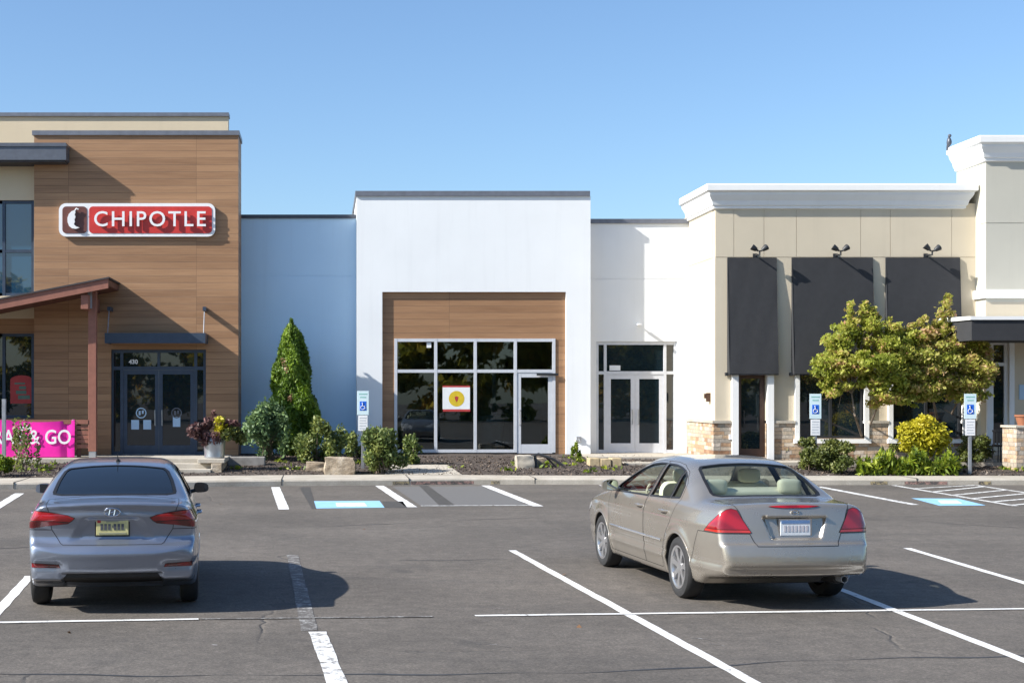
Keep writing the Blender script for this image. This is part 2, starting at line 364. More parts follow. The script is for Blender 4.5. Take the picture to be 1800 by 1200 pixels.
# ================================================================= left: restaurant
def restaurant():
    t = thing('restaurant_building', 'wood clad restaurant building with cream upper parapet and grey roof slab, at the left edge', 'building', (wx(240, YW), YW, ZF))
    xl, xm, xr = wx(-330, YW), wx(60, YW), wx(419, YW)
    zt = wz(238, YW)
    dx0, dx1, dz1 = wx(195, YW), wx(362, YW), wz(614, YW)
    weld(wall_holes(xm, xr, 0.0, zt, YW, YW+1.38, [(dx0, dx1, ZF, dz1)]), 'wall', M['wood'], t)
    MB().box(xm-.05, xr+.03, YW-.05, YW+1.42, zt, wz(230, YW)).build('coping', M['cap_slate'], t)
    # cream walls: left bay set back, and the tall parapet behind
    yl = YW+0.35
    lowz0, lowz1 = wz(735, yl), wz(586, yl); upz0, upz1 = wz(520, yl), wz(352, yl); wxr = wx(61, yl)-.02
    weld(wall_holes(xl, xm, wz(560, yl), wz(252, yl), yl, yl+.4, [(xl+2.2, wxr, upz0, upz1)]), 'upper_wall', M['cream'], t)
    weld(wall_holes(xl, xm, 0.0, wz(560, yl), yl, yl+.4, [(xl+2.2, wxr, lowz0, lowz1)]), 'lower_wall', M['wood'], t)
    yb = 43.2
    MB().box(wx(-350, yb), wx(401, yb), yb, yb+.4, wz(420, yb), wz(205, yb)).build('parapet', M['cream'], t)
    MB().box(wx(-352, yb), wx(402.5, yb), yb-.06, yb+.45, wz(205, yb), wz(198.5, yb)).build('coping', M['cap_slate'], t)
    # roof slab
    ys = YW-.53; s = MB(); zs0, zs1 = wz(281, ys), wz(251, ys); xs1 = wx(116, ys)
    s.box(xl, xs1, ys+.012, yl, zs0, zs1-.10).box(xl, xs1+.02, ys-.02, yl, zs1-.10, zs1-.05).box(xl, xs1, ys, yl, zs1-.05, zs1)
    o = s.build('roof_slab', M['fascia'], t)
    MB().box(xl, xs1-.05, ys+.05, yl-.01, zs0-.05, zs0).build('soffit', M['soffit'], o)
    # windows
    window(t, xl+2.2, wxr, upz0, upz1, yl+.05, [wx(6, yl), wx(-62, yl)], [wz(441, yl)], 0.085, 'navy', 'glass_sky')
    w = window(t, xl+2.2, wxr, lowz0, lowz1, yl+.05, [wx(6, yl), wx(-62, yl)], [], 0.085, 'navy', 'glass')
    # arched red notice in the lower window
    yp = yl+.094; cx = wx(38, yp); hw = .32
    pts = [(cx-hw, wz(709, yp)), (cx+hw, wz(709, yp)), (cx+hw, wz(668, yp))] + [(cx+hw*math.cos(a), wz(668, yp)+.14*math.sin(a)) for a in [math.pi*k/10 for k in range(1, 10)]] + [(cx-hw, wz(668, yp))]
    po = MB().prism([(x*1.0, z) for x, z in pts], 'y', yp-.012, yp-.004).build('window_notice', M['red_print'], w)
    g = MB()
    for i, (dx, dz, ww, hh) in enumerate([(-.10, .52, .30, .05), (-.02, .40, .20, .09), (-.06, .27, .30, .10), (.02, .13, .34, .11)]):
        g.box(cx+dx-ww/2+.05, cx+dx+ww/2+.05, yp-.016, yp-.013, wz(709, yp)+dz-hh/2+.05, wz(709, yp)+dz+hh/2+.05)
    g.build('print', M['pale_green'], w)
    # entrance
    ye = YW+.10
    f = MB(); w_ = .085
    X = [wx(197, ye), wx(214, ye), wx(344, ye), wx(360, ye)]; zt_ = dz1-.045; ztr = wz(647, ye)
    for x in X: f.box(x-w_/2, x+w_/2, ye, ye+.12, ZF, dz1)
    for a, b in zip(X[:-1], X[1:]):
        f.box(a+w_/2, b-w_/2, ye+.004, ye+.116, dz1-.09, dz1-.002)
        f.box(a+w_/2, b-w_/2, ye+.004, ye+.116, ztr-.05, ztr+.05)
    f.box((X[1]+X[2])/2-.04, (X[1]+X[2])/2+.04, ye+.006, ye+.11, ztr+.05, dz1-.09)
    f.box(X[0]+w_/2, X[1]-w_/2, ye+.004, ye+.116, ZF, ZF+.1); f.box(X[2]+w_/2, X[3]-w_/2, ye+.004, ye+.116, ZF, ZF+.1)
    fr = f.build('entrance_frame', M['navy'], t)
    g = MB()
    g.box(X[0]+.02, X[1]-.02, ye+.05, ye+.065, ZF+.05, dz1-.04).box(X[2]+.02, X[3]-.02, ye+.05, ye+.065, ZF+.05, dz1-.04).box(X[1]+.02, X[2]-.02, ye+.05, ye+.065, ztr+.02, dz1-.04)
    g.build('pane', M['glass'], fr)
    text('430', .17, .003, .006, (wx(234, ye), ye+.044, wz(636, ye)), 'address_number', M['sign_white'], fr)
    mid = (X[1]+X[2])/2; zd0, zd1 = ZF+.012, ztr-.052
    for a, b, hx, lead in ((X[1]+w_/2+.004, mid-.003, mid-.10, 0), (mid+.003, X[2]-w_/2-.004, mid+.10, 1)):
        d = door_leaf(t, a, b, zd0, zd1, ye+.02, .105, .26, .12, 'navy', 'glass', hx, 'steel')
        c = (a+b)/2; yd = ye+.036
        s = MB()
        sheets = [(c-.17, zd0+.84, .14, .19), (c+.17, zd0+.84, .14, .19)] if lead == 0 else [(c, zd0+.92, .13, .20)]
        for x, z, hw_, hh in sheets: s.box(x-hw_*.5-.04, x+hw_*.5+.04, yd, yd+.004, z-hh*.7, z+hh*.7)
        s.build('notice', M['paper_blue'], d)
        s = MB(); z = zd0+1.17   # round window badge
        ring = [(c+r*math.cos(q), z+r*math.sin(q)) for r in (.15,) for q in [2*math.pi*k/28 for k in range(28)]]
        s.add([(x, yd-.002, zz) for x, zz in ring] + [(c+(x-c)*.8, yd-.002, z+(zz-z)*.8) for x, zz in ring], [(k, (k+1) % 28, 28+(k+1) % 28, 28+k) for k in range(28)])
        s.box(c-.07, c-.015, yd-.003, yd, z-.06, z+.06).box(c+.02, c+.07, yd-.003, yd, z-.02, z+.07)
        s.build('badge', M['fascia'] if lead else M['paper_blue'], d)
    # wall sign
    ysn = YW-.145
    sg = thing('wall_sign', 'long red restaurant sign with white lettering and brown emblem square, high on wood cladding', 'sign', (wx(240, YW), YW-.02, wz(415, ysn)))
    def rrect(x0, x1, z0, z1, r, n=6):
        o = []
        for cx_, cz_, a0 in ((x1-r, z1-r, 0), (x0+r, z1-r, 90), (x0+r, z0+r, 180), (x1-r, z0+r, 270)):
            o += [(cx_+r*math.cos(R(a0+90*k/n)), cz_+r*math.sin(R(a0+90*k/n))) for k in range(n+1)]
        return o
    x0, x1, z0, z1 = wx(103, ysn), wx(378, ysn), wz(415.5, ysn), wz(357, ysn)
    MB().prism(rrect(x0, x1, z0, z1, .2), 'y', YW-.03, ysn+.05).build('backing_case', M['sign_white'], sg)
    MB().prism(rrect(x0, x1, z0, z1, .2), 'y', ysn+.05, ysn+.04).build('border', M['sign_white'], sg)
    xs = wx(155, ysn)
    MB().prism(rrect(xs+.02, x1-.09, z0+.09, z1-.09, .11), 'y', ysn+.04, ysn+.028).build('red_panel', M['red_sign'], sg)
    MB().prism(rrect(x0+.10, xs-.04, z0+.09, z1-.09, .11), 'y', ysn+.04, ysn+.028).build('emblem_panel', M['brown_sign'], sg)
    cx_, cz_ = (x0+xs)/2+.02, (z0+z1)/2
    # emblem: a pale leaning pod, fat on the left, notched on the right, foot running right
    pod = [(.03,.30),(-.07,.255),(-.15,.17),(-.19,.05),(-.185,-.08),(-.14,-.20),(-.06,-.27),(.05,-.29),(.17,-.25),(.07,-.215),(.0,-.15),(.03,-.06),(.015,.0),(.05,.08),(.02,.16),(.045,.22)]
    MB().prism([(cx_+a*.95, cz_+b*.9) for a, b in pod], 'y', ysn+.028, ysn-.045).build('emblem', M['sign_white'], sg)
    MB().tube([(cx_+.03, ysn-.03, cz_+.25), (cx_+.07, ysn-.03, cz_+.31), (cx_+.13, ysn-.03, cz_+.28)], .022).build('stalk', M['sign_white'], sg)
    text('CHIPOTLE', .60, .018, .004, ((wx(166, ysn)+wx(362, ysn))/2, ysn-.035, wz(386.5, ysn)), 'lettering', M['sign_white'], sg, width=wx(362, ysn)-wx(166, ysn), spacing=1.2)
    # door canopy
    yc = YW-.85
    c = thing('door_canopy', 'slim navy steel canopy over the restaurant entrance doors', 'canopy', (wx(272, YW), YW, wz(603, yc)))
    cx0, cx1, cz0, cz1 = wx(184, yc), wx(361, yc), wz(603, yc), wz(585, yc)
    m = MB().box(cx0, cx1, yc, yc+.05, cz0, cz1).box(cx0, cx0+.05, yc+.05, YW-.003, cz0, cz1).box(cx1-.05, cx1, yc+.05, YW-.003, cz0, cz1).box(cx0+.05, cx1-.05, yc+.05, YW-.003, cz0+.09, cz0+.13)
    m.build('canopy_deck', M['navy'], c)
    for x in (cx0+.06, cx1-.06):
        zb = wz(543, YW-.45); yy = YW-.45
        MB().box(x-.045, x+.045, yy-.05, YW-.003, zb-.05, zb+.06).build('bracket', M['navy'], c)
        MB().tube([(x, yy, zb-.05), (x, yc+.12, cz1-.02)], .014).build('tie_rod', M['steel'], c)
# ================================================================= porch
def porch():
    yf = 37.9
    t = thing('porch', 'russet porch with sloping roof, post and slatted rail beside the restaurant', 'porch', (wx(160, 38.6), 38.6, ZF))
    a = (wx(-420, yf), wz(606, yf)); b = (wx(190, yf), wz(486.5, yf)); th = .26
    poly = [a, b, (b[0]+.0, b[1]-th), (a[0], a[1]-th)]
    m = MB().prism([(x, z-.04) for x, z in poly], 'y', yf, yf+.07).build('fascia', M['rust'], t)
    MB().prism([(a[0], a[1]-.0), (b[0]+.03, b[1]+.0), (b[0]+.03, b[1]-.05+.01), (a[0], a[1]-.04)], 'y', yf-.04, YW-.006).prism([(a[0], a[1]), (wx(60, YW)-.01, a[1]+(b[1]-a[1])*(wx(60, YW)-.01-a[0])/(b[0]-a[0])), (wx(60, YW)-.01, a[1]-.04+(b[1]-a[1])*(wx(60, YW)-.01-a[0])/(b[0]-a[0])), (a[0], a[1]-.04)], 'y', YW-.005, YW+.34).build('roof', M['roof_dark'], t)
    MB().prism([(a[0], a[1]-.06), (b[0]-.02, b[1]-.06), (b[0]-.02, b[1]-.22), (a[0], a[1]-.22)], 'y', yf+.075, YW-.01).build('roof_deck', M['rust_dark'], t)
    yp = 38.35
    zr = wz(741, yp)
    MB().bbox(wx(155, yp), wx(169, yp), yp, yp+.21, ZF+.17, wz(512, yp), .008).build('post', M['rust'], t)
    MB().box(wx(156, yp), wx(168, yp), yp+.01, yp+.20, ZF, ZF+.17).build('post_base', M['steel'], t)
    MB().bbox(wx(142, yp-.35), wx(155, yp-.35), yp-.35, YW-.02, wz(543, yp-.35), wz(518, yp-.35), .006).build('beam', M['rust'], t)
    MB().box(wx(155, yp)-.005, wx(162, yp), yp-.03, yp, wz(542, yp), wz(512, yp)).build('bracket', M['steel'], t)
    MB().box(wx(-400, yp), wx(155, yp)-.003, yp-.01, yp+.2, zr-.06, zr+.05).build('rail', M['rust'], t)
    s = MB()
    for i, (p0, p1) in enumerate(((748, 755), (757, 764), (765, 772), (773, 779), (781, 788))):
        s.box(wx(-400, yp), wx(155, yp)-.003, yp+.03+.002*i, yp+.09, wz(p1-.6, yp), wz(p0-.3, yp))
    s.build('rail_slats', M['rust'], t)
    for px in (134, 40, -60, -160): MB().box(wx(px, yp), wx(px, yp)+.1, yp+.1, yp+.18, ZF, zr-.06).build('rail_post', M['rust_dark'], t)
    # banner on the rail
    yb = yp-.06; n = 46
    x0, x1, zb0, zb1 = wx(-118, yb), wx(131, yb), wz(803, yb), wz(737, yb)
    bt = thing('banner', 'magenta vinyl banner with white lettering tied along the porch rail', 'banner', ((x0+x1)/2, yb, ZF))
    vs, fs = [], []
    for j in range(13):
        for i in range(n+1):
            u, v = i/n, j/12
            sag = -.07*abs(math.sin(u*math.pi*2.0))**.8*(v**2)
            yy = yb + .028*math.sin(u*19+v*2)*(.3+.7*v) - .02*math.sin(v*5) + (.05*math.exp(-((u-.94)/.02)**2))
            vs.append((x0+(x1-x0)*u, yy, zb0+(zb1-zb0)*v+sag))
    for j in range(12):
        for i in range(n): fs.append((j*(n+1)+i, j*(n+1)+i+1, (j+1)*(n+1)+i+1, (j+1)*(n+1)+i))
    sh = MB().add(vs, fs, True).build('sheet', M['magenta'], bt)
    yt = yb-.055
    text('GRAB & GO', .54, .004, .006, (wx(45, yt), yt, wz(769, yt)), 'lettering', M['sign_white'], bt, width=wx(124, yt)-wx(-35, yt))
    g = MB()
    for i, (dx, dz, ww) in enumerate(((-.10, .0, .12), (.02, .03, .07), (.11, -.01, .10))): g.box(wx(45, yt)+dx-ww/2, wx(45, yt)+dx+ww/2, yt-.004, yt+.004, wz(753, yt)+dz-.05, wz(753, yt)+dz+.05)
    g.build('small_print', M['sign_white'], bt)
    for px in (128, 42, -45): MB().tube([(wx(px, yb), yb-.02, zb1-.02), (wx(px, yb), yp+.0, zr+.06)], .008).build('tie', M['sign_white'], bt)
# ================================================================= centre shop and links
def centre():
    t = thing('vacant_shop_building', 'tall white rendered vacant shop with wood framed storefront in the middle of the row', 'building', (wx(832, YC), YC, ZF))
    x0, x1, zt = wx(627, YC), wx(1038, YC), wz(345, YC)
    ox0, ox1, oz1 = wx(672, YC), wx(995, YC), wz(513, YC)
    weld(wall_holes(x0, x1, 0.0, zt, YC, YC+.16, [(ox0, ox1, 0.0, oz1)]), 'front_wall', M['white'], t)
    ya, yz = YC+.163, YC+7.8; zr = oz1+.35
    MB().box(x0, x1, ya, yz, zr, zt-.002).box(x0, x0+.2, ya, yz, 0, zr-.002).box(x1-.2, x1, ya, yz, 0, zr-.002).box(x0+.2, x1-.2, yz-.2, yz, 0, zr-.002).build('shell', M['white'], t)
    r = MB().box(x0+.203, x1-.203, yz-.26, yz-.203, ZF, zr-.01).box(x0+.203, x0+.25, ya+.01, yz-.262, ZF, zr-.01).box(x1-.25, x1-.203, ya+.01, yz-.262, ZF, zr-.01).box(x0+.25, x1-.25, ya+.3, yz-.262, zr-.3, zr-.25).build('interior_walls', M['room'], t)
    MB().box(x0+.203, x1-.203, ya+.01, yz-.21, 0, ZF).build('interior_floor', M['room_floor'], t)
    for px, yy in ((800, YC+2.6), (870, YC+4.4), (735, YC+4.4)):
        MB().box(wx(px, yy)-.3, wx(px, yy)+.3, yy-.3, yy+.3, zr-.36, zr-.302).build('ceiling_panel', M['paper'], t)
    yq = YC+2.0; xq = wx(862, yq)
    MB().lathe([(0, 0), (.38, 0), (.40, .05), (.40, 1.0), (.42, 1.03), (.42, 1.08), (0, 1.08)], (xq, yq, ZF+.002), n=28).build('interior_counter', M['room'], t)
    MB().box(xq+.12, xq+.24, yq+.6, yq+.72, ZF+.002, zr-.302).build('interior_column', M['fascia'], t)
    MB().box(x0-.04, x1-.02, YC-.05, YC+7.9, zt, wz(336, YC)).build('coping', M['cap_slate'], t)
    yp = YC+.10
    fx0, fx1, fz0, fz1 = wx(693, yp), wx(976, yp), ZF+.03, wz(595, yp)
    p = wall_holes(ox0+.002, ox1-.002, ZF-.2, oz1-.002, yp, yp+.06, [(fx0, fx1, ZF-.2, fz1)])
    p.build('wood_panel', M['wood'], t)
    # storefront
    y = yp-.03; w = .085
    X = [fx0+w/2, wx(766, y), wx(835.5, y), wx(906, y), fx1-w/2]; zm = wz(652, y)
    f = MB()
    for i, x in enumerate(X): f.box(x-w/2, x+w/2, y, y+.11, fz0, fz1)
    for i in range(4):
        a, b = X[i]+w/2, X[i+1]-w/2
        for z in ((fz0+.045, zm, fz1-.045) if i < 3 else (zm, fz1-.045)): f.box(a, b, y+.004, y+.106, z-.045, z+.045 if z < fz1-.1 else fz1-.001)
    fr = f.build('storefront_frame', M['alu'], t)
    g = MB()
    g.box(X[0]+.02, X[3]-.02, y+.05, y+.065, fz0+.02, fz1-.02).box(X[3]+.02, X[4]-.02, y+.05, y+.065, zm, fz1-.02)
    g.build('pane', M['glass_clear'], fr)
    d = door_leaf(t, X[3]+w/2+.005, X[4]-w/2-.005, fz0-.02, zm-.05, y+.015, .115, .26, .13, 'alu', 'glass_clear', X[3]+.12)
    MB().box(X[4]-.5, X[4]+.12, y-.06, y-.012, zm-.13, zm-.065).build('door_closer', M['black'], d)
    s = MB(); ys = y+.046
    s.box(wx(750, ys), wx(758, ys), ys-.004, ys, wz(611, ys), wz(602, ys)); s.build('sticker', M['paper'], fr)
    # notice poster
    yq = y+.045
    po = thing('window_poster', 'square white poster with a yellow disc on the glass of the vacant shop', 'poster', (wx(802, yq), yq, wz(722, yq)))
    MB().box(wx(778, yq), wx(826, yq), yq-.006, yq, wz(719, yq), wz(680.5, yq)).build('sheet', M['paper'], po)
    MB().box(wx(778, yq), wx(826, yq), yq-.006, yq, wz(680.5, yq), wz(677.5, yq)).build('top_band', M['red_print'], po)
    MB().box(wx(778.5, yq), wx(826.5, yq), yq-.006, yq, wz(723, yq), wz(719, yq)).build('bottom_band', M['red_print'], po)
    cx, cz, r = wx(802.5, yq), wz(700.5, yq), .225
    MB().add([(cx+r*math.cos(a), yq-.008, cz+r*math.sin(a)) for a in [2*math.pi*k/36 for k in range(36)]], [tuple(range(36))]).build('disc', M['yellow'], po)
    MB().add([(cx-.06, yq-.010, cz+.05), (cx, yq-.010, cz+.075), (cx+.06, yq-.010, cz+.05), (cx+.03, yq-.010, cz-.05), (cx, yq-.010, cz-.10), (cx-.03, yq-.010, cz-.05)], [(0, 1, 2, 3, 4, 5)]).build('heart_mark', M['red_print'], po)
    # hose bib on the right jamb
    xb, zb = wx(1017, YC), wz(771, YC)
    o = MB().box(xb-.06, xb+.06, YC-.05, YC-.004, zb-.08, zb+.07).tube([(xb, YC-.05, zb), (xb, YC-.14, zb-.01), (xb+.01, YC-.16, zb-.07)], .025).tube([(xb-.05, YC-.11, zb+.05), (xb+.05, YC-.11, zb+.05)], .015)
    solo(o, 'hose_tap', M['steel'], 'small grey hose tap low on the white wall beside the storefront door', 'tap', (xb, YC, zb))
    # links
    l = thing('link_building', 'plain white link wall with blue shade painted in, between restaurant and vacant shop', 'building', (wx(520, YR), YR, ZF))
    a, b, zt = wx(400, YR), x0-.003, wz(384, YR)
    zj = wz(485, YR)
    MB().box(a, b, YR, YR+6, 0, zj-.012).box(a, b, YR+.012, YR+6, zj-.012, zj+.004).box(a, b, YR, YR+6, zj+.004, zt).build('wall', M['shade_blue'], l)
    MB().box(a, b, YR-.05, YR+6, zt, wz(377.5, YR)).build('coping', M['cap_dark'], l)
    l = thing('link_building', 'white link building with glazed double doors beside the stone based beige shop', 'building', (wx(1120, YR), YR, ZF))
    a, b, zt = x1+.003, wx(1214, YR)+.4, wz(393, YR); zj = wz(490, YR)
    hx0, hx1, hz = wx(1048, YR), wx(1190, YR), wz(600, YR)
    weld(wall_holes(a, b, 0, zj-.012, YR, YR+.25, [(hx0, hx1, ZF, hz)]), 'wall', M['white'], l)
    MB().box(a, b, YR+.012, YR+.25, zj-.012, zj+.004).box(a, b, YR, YR+.25, zj+.004, zt).box(a, b, YR+.253, YR+6, 0, zt-.003).build('upper_wall', M['white'], l)
    MB().box(a, b, YR-.05, YR+6, zt, wz(385, YR)).build('coping', M['cap_slate'], l)
    y = YR+.06; w = .08
    X = [hx0+w/2, wx(1064, y), wx(1169, y), hx1-w/2]; zm = wz(655, y)
    f = MB()
    for x in X: f.box(x-w/2, x+w/2, y, y+.1, ZF, hz)
    for i in range(3):
        p, q = X[i]+w/2, X[i+1]-w/2
        for z in ((ZF+.05, zm, hz-.05) if i != 1 else (zm, hz-.05)): f.box(p, q, y+.004, y+.096, z-.045, z+.045)
    fr = f.build('entrance_frame', M['alu'], l)
    MB().box(X[0]+.02, X[1]-.02, y+.05, y+.065, ZF+.05, hz-.03).box(X[2]+.02, X[3]-.02, y+.05, y+.065, ZF+.05, hz-.03).box(X[1]+.02, X[2]-.02, y+.05, y+.065, zm, hz-.03).build('pane', M['glass'], fr)
    MB().box(wx(1072, y), wx(1091, y), y+.042, y+.046, wz(651, y), wz(642, y)).build('sticker', M['paper'], fr)
    mid = (X[1]+X[2])/2
    door_leaf(l, X[1]+w/2+.004, mid-.003, ZF+.012, zm-.05, y+.02, .12, .27, .13, 'alu', 'glass', mid-.09)
    door_leaf(l, mid+.003, X[2]-w/2-.004, ZF+.012, zm-.05, y+.02, .12, .27, .13, 'alu', 'glass', mid+.09)
    # little white floodlight arm that throws the streak of shade above the doors
    xb, zb = wx(1121, YR), wz(571, YR)
    o = MB().tube([(xb, YR-.003, zb), (xb, YR-.26, zb+.02)], .022).box(xb-.05, xb+.05, YR-.30, YR-.10, zb-.01, zb+.03)
    solo(o, 'wall_bracket', M['sign_white'], 'small white bracket projecting from the wall above the double doors', 'bracket', (xb, YR, zb))
# ================================================================= right: beige shop and corner tower
def beige():
    x0, x1 = wx(1257, Y1), wx(1716, Y1)
    zc = wz(322, Y1-.34)
    t = thing('beige_shop_building', 'beige rendered shop with white cornice and stone base behind black awnings', 'building', (wx(1480, Y1), Y1, ZF))
    zw = zc-.5
    zstone = wz(739, Y1)
    def X(p): return wx(p, Y1)
    dr = (X(1296), X(1347), ZF, wz(655, Y1)); w1 = (X(1404), X(1518), wz(770, Y1), wz(640, Y1)); w2 = (X(1568), X(1690), wz(770, Y1), wz(640, Y1))
    zj = wz(452, Y1)
    weld(wall_holes(x0, x1, zstone, zj-.012, Y1, Y1+.3, [dr, w1, w2]), 'wall', M['beige'], t)
    up = MB()
    edges = [x0] + [X(p) for p in (1290, 1343, 1400, 1513, 1565, 1673)] + [x1]
    for a, b in zip(edges[:-1], edges[1:]): up.box(a+.008, b-.008, Y1, Y1+.3, zj+.008, zw)
    up.box(x0+.01, x1, Y1+.012, Y1+.29, zj-.012, zw-.002)
    up.build('upper_wall', M['beige'], t)
    s = MB(); j2 = wz(463.5, Y1+2.6)
    s.box(x0, x0+.3, Y1+.303, Y1+3.3, 0.0, zj-.012).box(x0+.012, x0+.3, Y1+.303, Y1+3.3, zj-.012, zj+.008).box(x0, x0+.3, Y1+.303, Y1+3.3, zj+.008, zw)
    s.build('side_wall', M['beige'], t)
    MB().box(x0+.31, x1+2, Y1+.31, Y1+3.3, 0, zw-.01).build('shell', M['beige'], t)
    cornice(t, x0, x1-.36, Y1, Y1+2.75, zc)
    # stone base
    weld(wall_holes(x0-.06, x1, 0.0, zstone-.07, Y1-.06, Y1+.28, [dr, (w1[0], w1[1], w1[2], 9), (w2[0], w2[1], w2[2], 9)]), 'stone_base', M['stone'], t)
    MB().box(x0-.06, x0-.003, Y1+.283, Y1+2.75, 0, zstone-.07).build('stone_base', M['stone'], t)
    for a, b in ((x0-.10, dr[0]-.17), (dr[1]+.17, w1[0]-.12), (w1[1]+.12, w2[0]-.12), (w2[1]+.12, x1)): MB().box(a, b, Y1-.11, Y1-.002, zstone-.07, zstone).build('stone_cap', M['concrete'], t)
    MB().box(x0-.10, x0-.002, Y1+.002, Y1+2.75, zstone-.069, zstone-.001).build('stone_cap', M['concrete'], t)
    # door with white pilasters
    zd = dr[3]
    for a, b in ((dr[0]-.17, dr[0]), (dr[1], dr[1]+.17)): MB().box(a, b, Y1-.13, Y1-.002 if True else 0, ZF-.2, zd).build('pilaster', M['trim'], t)
    d = door_leaf(t, dr[0]+.01, dr[1]-.01, ZF+.01, zd-.02, Y1+.12, .13, .22, .14, 'brown_frame', 'glass', dr[0]+.2, 'black')
    # windows
    for wn in (w1, w2):
        f = window(t, wn[0], wn[1], wn[2], wn[3], Y1+.04, [(wn[0]+wn[1])/2], [], .07, 'black', 'glass')
        m = MB().box(wn[0]-.12, wn[0], Y1-.09, Y1+.04, wn[2]-.02, wn[3]).box(wn[1], wn[1]+.12, Y1-.09, Y1+.04, wn[2]-.02, wn[3]).box(wn[0]-.16, wn[1]+.16, Y1-.14, Y1+.04, wn[2]-.13, wn[2]-.02)
        m.build('surround', M['trim'], f)
    MB().box(X(1280), X(1287), Y1-.12, Y1-.063, wz(772, Y1), wz(763, Y1)).build('outlet_box', M['sign_white'], t)
    # sconce on the side wall
    xs, ysd = x0, Y1+.5; zs = wz(698, Y1+.5)
    o = MB().box(xs-.10, xs-.003, ysd-.06, ysd+.06, zs-.12, zs+.12).box(xs-.16, xs-.10, ysd-.04, ysd+.04, zs-.03, zs+.10)
    solo(o, 'wall_light', M['brown_frame'], 'small brown wall light on the sunlit side wall above the stone base', 'light', (xs, ysd, zs))
    # awnings
    spec = [((1278, 1364), 'narrow black awning over the brown door, first of the three'),
            ((1391, 1533), 'widest black awning, in the middle above the large window'),
            ((1556, 1686), 'black awning at the right, half hidden behind the tree crowns')]
    q = .24; zt, zb = wz(453, Y1), wz(657, Y1-q)
    for (p0, p1), lab in spec:
        a, b = X(p0), X(p1)
        aw = thing('awning', lab, 'awning', ((a+b)/2, Y1, zb), group='black sloping awnings')
        yb = Y1-.004; n = 14
        sh = MB()
        vs, fs = [], []
        for k in range(n+1):
            v = k/n; yk = yb-.05-(q-.05)*v + .012*math.sin(v*math.pi)
            for i in range(9): vs.append((a+(b-a)*i/8, yk+.006*math.sin(i*2.1+k*.7), zt+(zb-zt)*v))
        for k in range(n):
            for i in range(8): fs.append((k*9+i, k*9+i+1, (k+1)*9+i+1, (k+1)*9+i))
        sh.add(vs, fs, True)
        sh.add([(a, yb, zt), (a, yb-.05, zt), (b, yb-.05, zt), (b, yb, zt)], [(0, 1, 2, 3)])
        for x in (a, b): sh.add([(x, yb, zt), (x, yb-.05, zt), (x, yb-q, zb), (x, yb, zb)], [(0, 1, 2, 3)])
        sh.build('cover', M['black_fabric'], aw)
        fr = MB().box(a, b, yb-q+.01, yb-q+.04, zb-.03, zb-.002).box(a+.005, a+.03, yb-q+.04, yb, zb-.03, zb-.003).box(b-.03, b-.005, yb-q+.04, yb, zb-.03, zb-.003)
        fr.box(a-.07, a-.004, yb-.12, yb-.02, zb-.05, zb+.04)
        fr.build('frame', M['black'], aw)
    # twin spotlights above the awnings
    for (px, tilt), lab in zip(((1327, 0), (1468, 0), (1627, .5)), ('twin black spotlight above the narrow awning', 'twin black spotlight above the widest awning', 'twin black spotlight with one head tipped up, above the awning behind the tree')):
        x = X(px); zb_ = wz(453, Y1)+.02
        l = thing('spotlight', lab, 'spotlight', (x, Y1, zb_), group='twin spotlights above the awnings')
        yy = Y1-.42; zz = wz(440, yy)
        MB().tube([(x, Y1-.003, zb_+.03), (x, Y1-.2, zb_+.04), (x, yy, zz-.12), (x, yy, zz)], .022).build('arm', M['black'], l)
        MB().box(x-.06, x+.06, Y1-.03, Y1-.002, zb_-.02+.0, zb_+.09).build('base_plate', M['black'], l)
        for s_ in (-1, 1):
            d = Vector((s_*.8, .15, .55+(.5*tilt if s_ < 0 else -.15*tilt))).normalized(); p = Vector((x+s_*.03, yy, zz-.02))
            MB().tube([p, p+d*.05, p+d*.07, p+d*.2, p+d*.21], [.02, .03, .055, .085, .085], 12).build('lamp_head', M['black'], l)
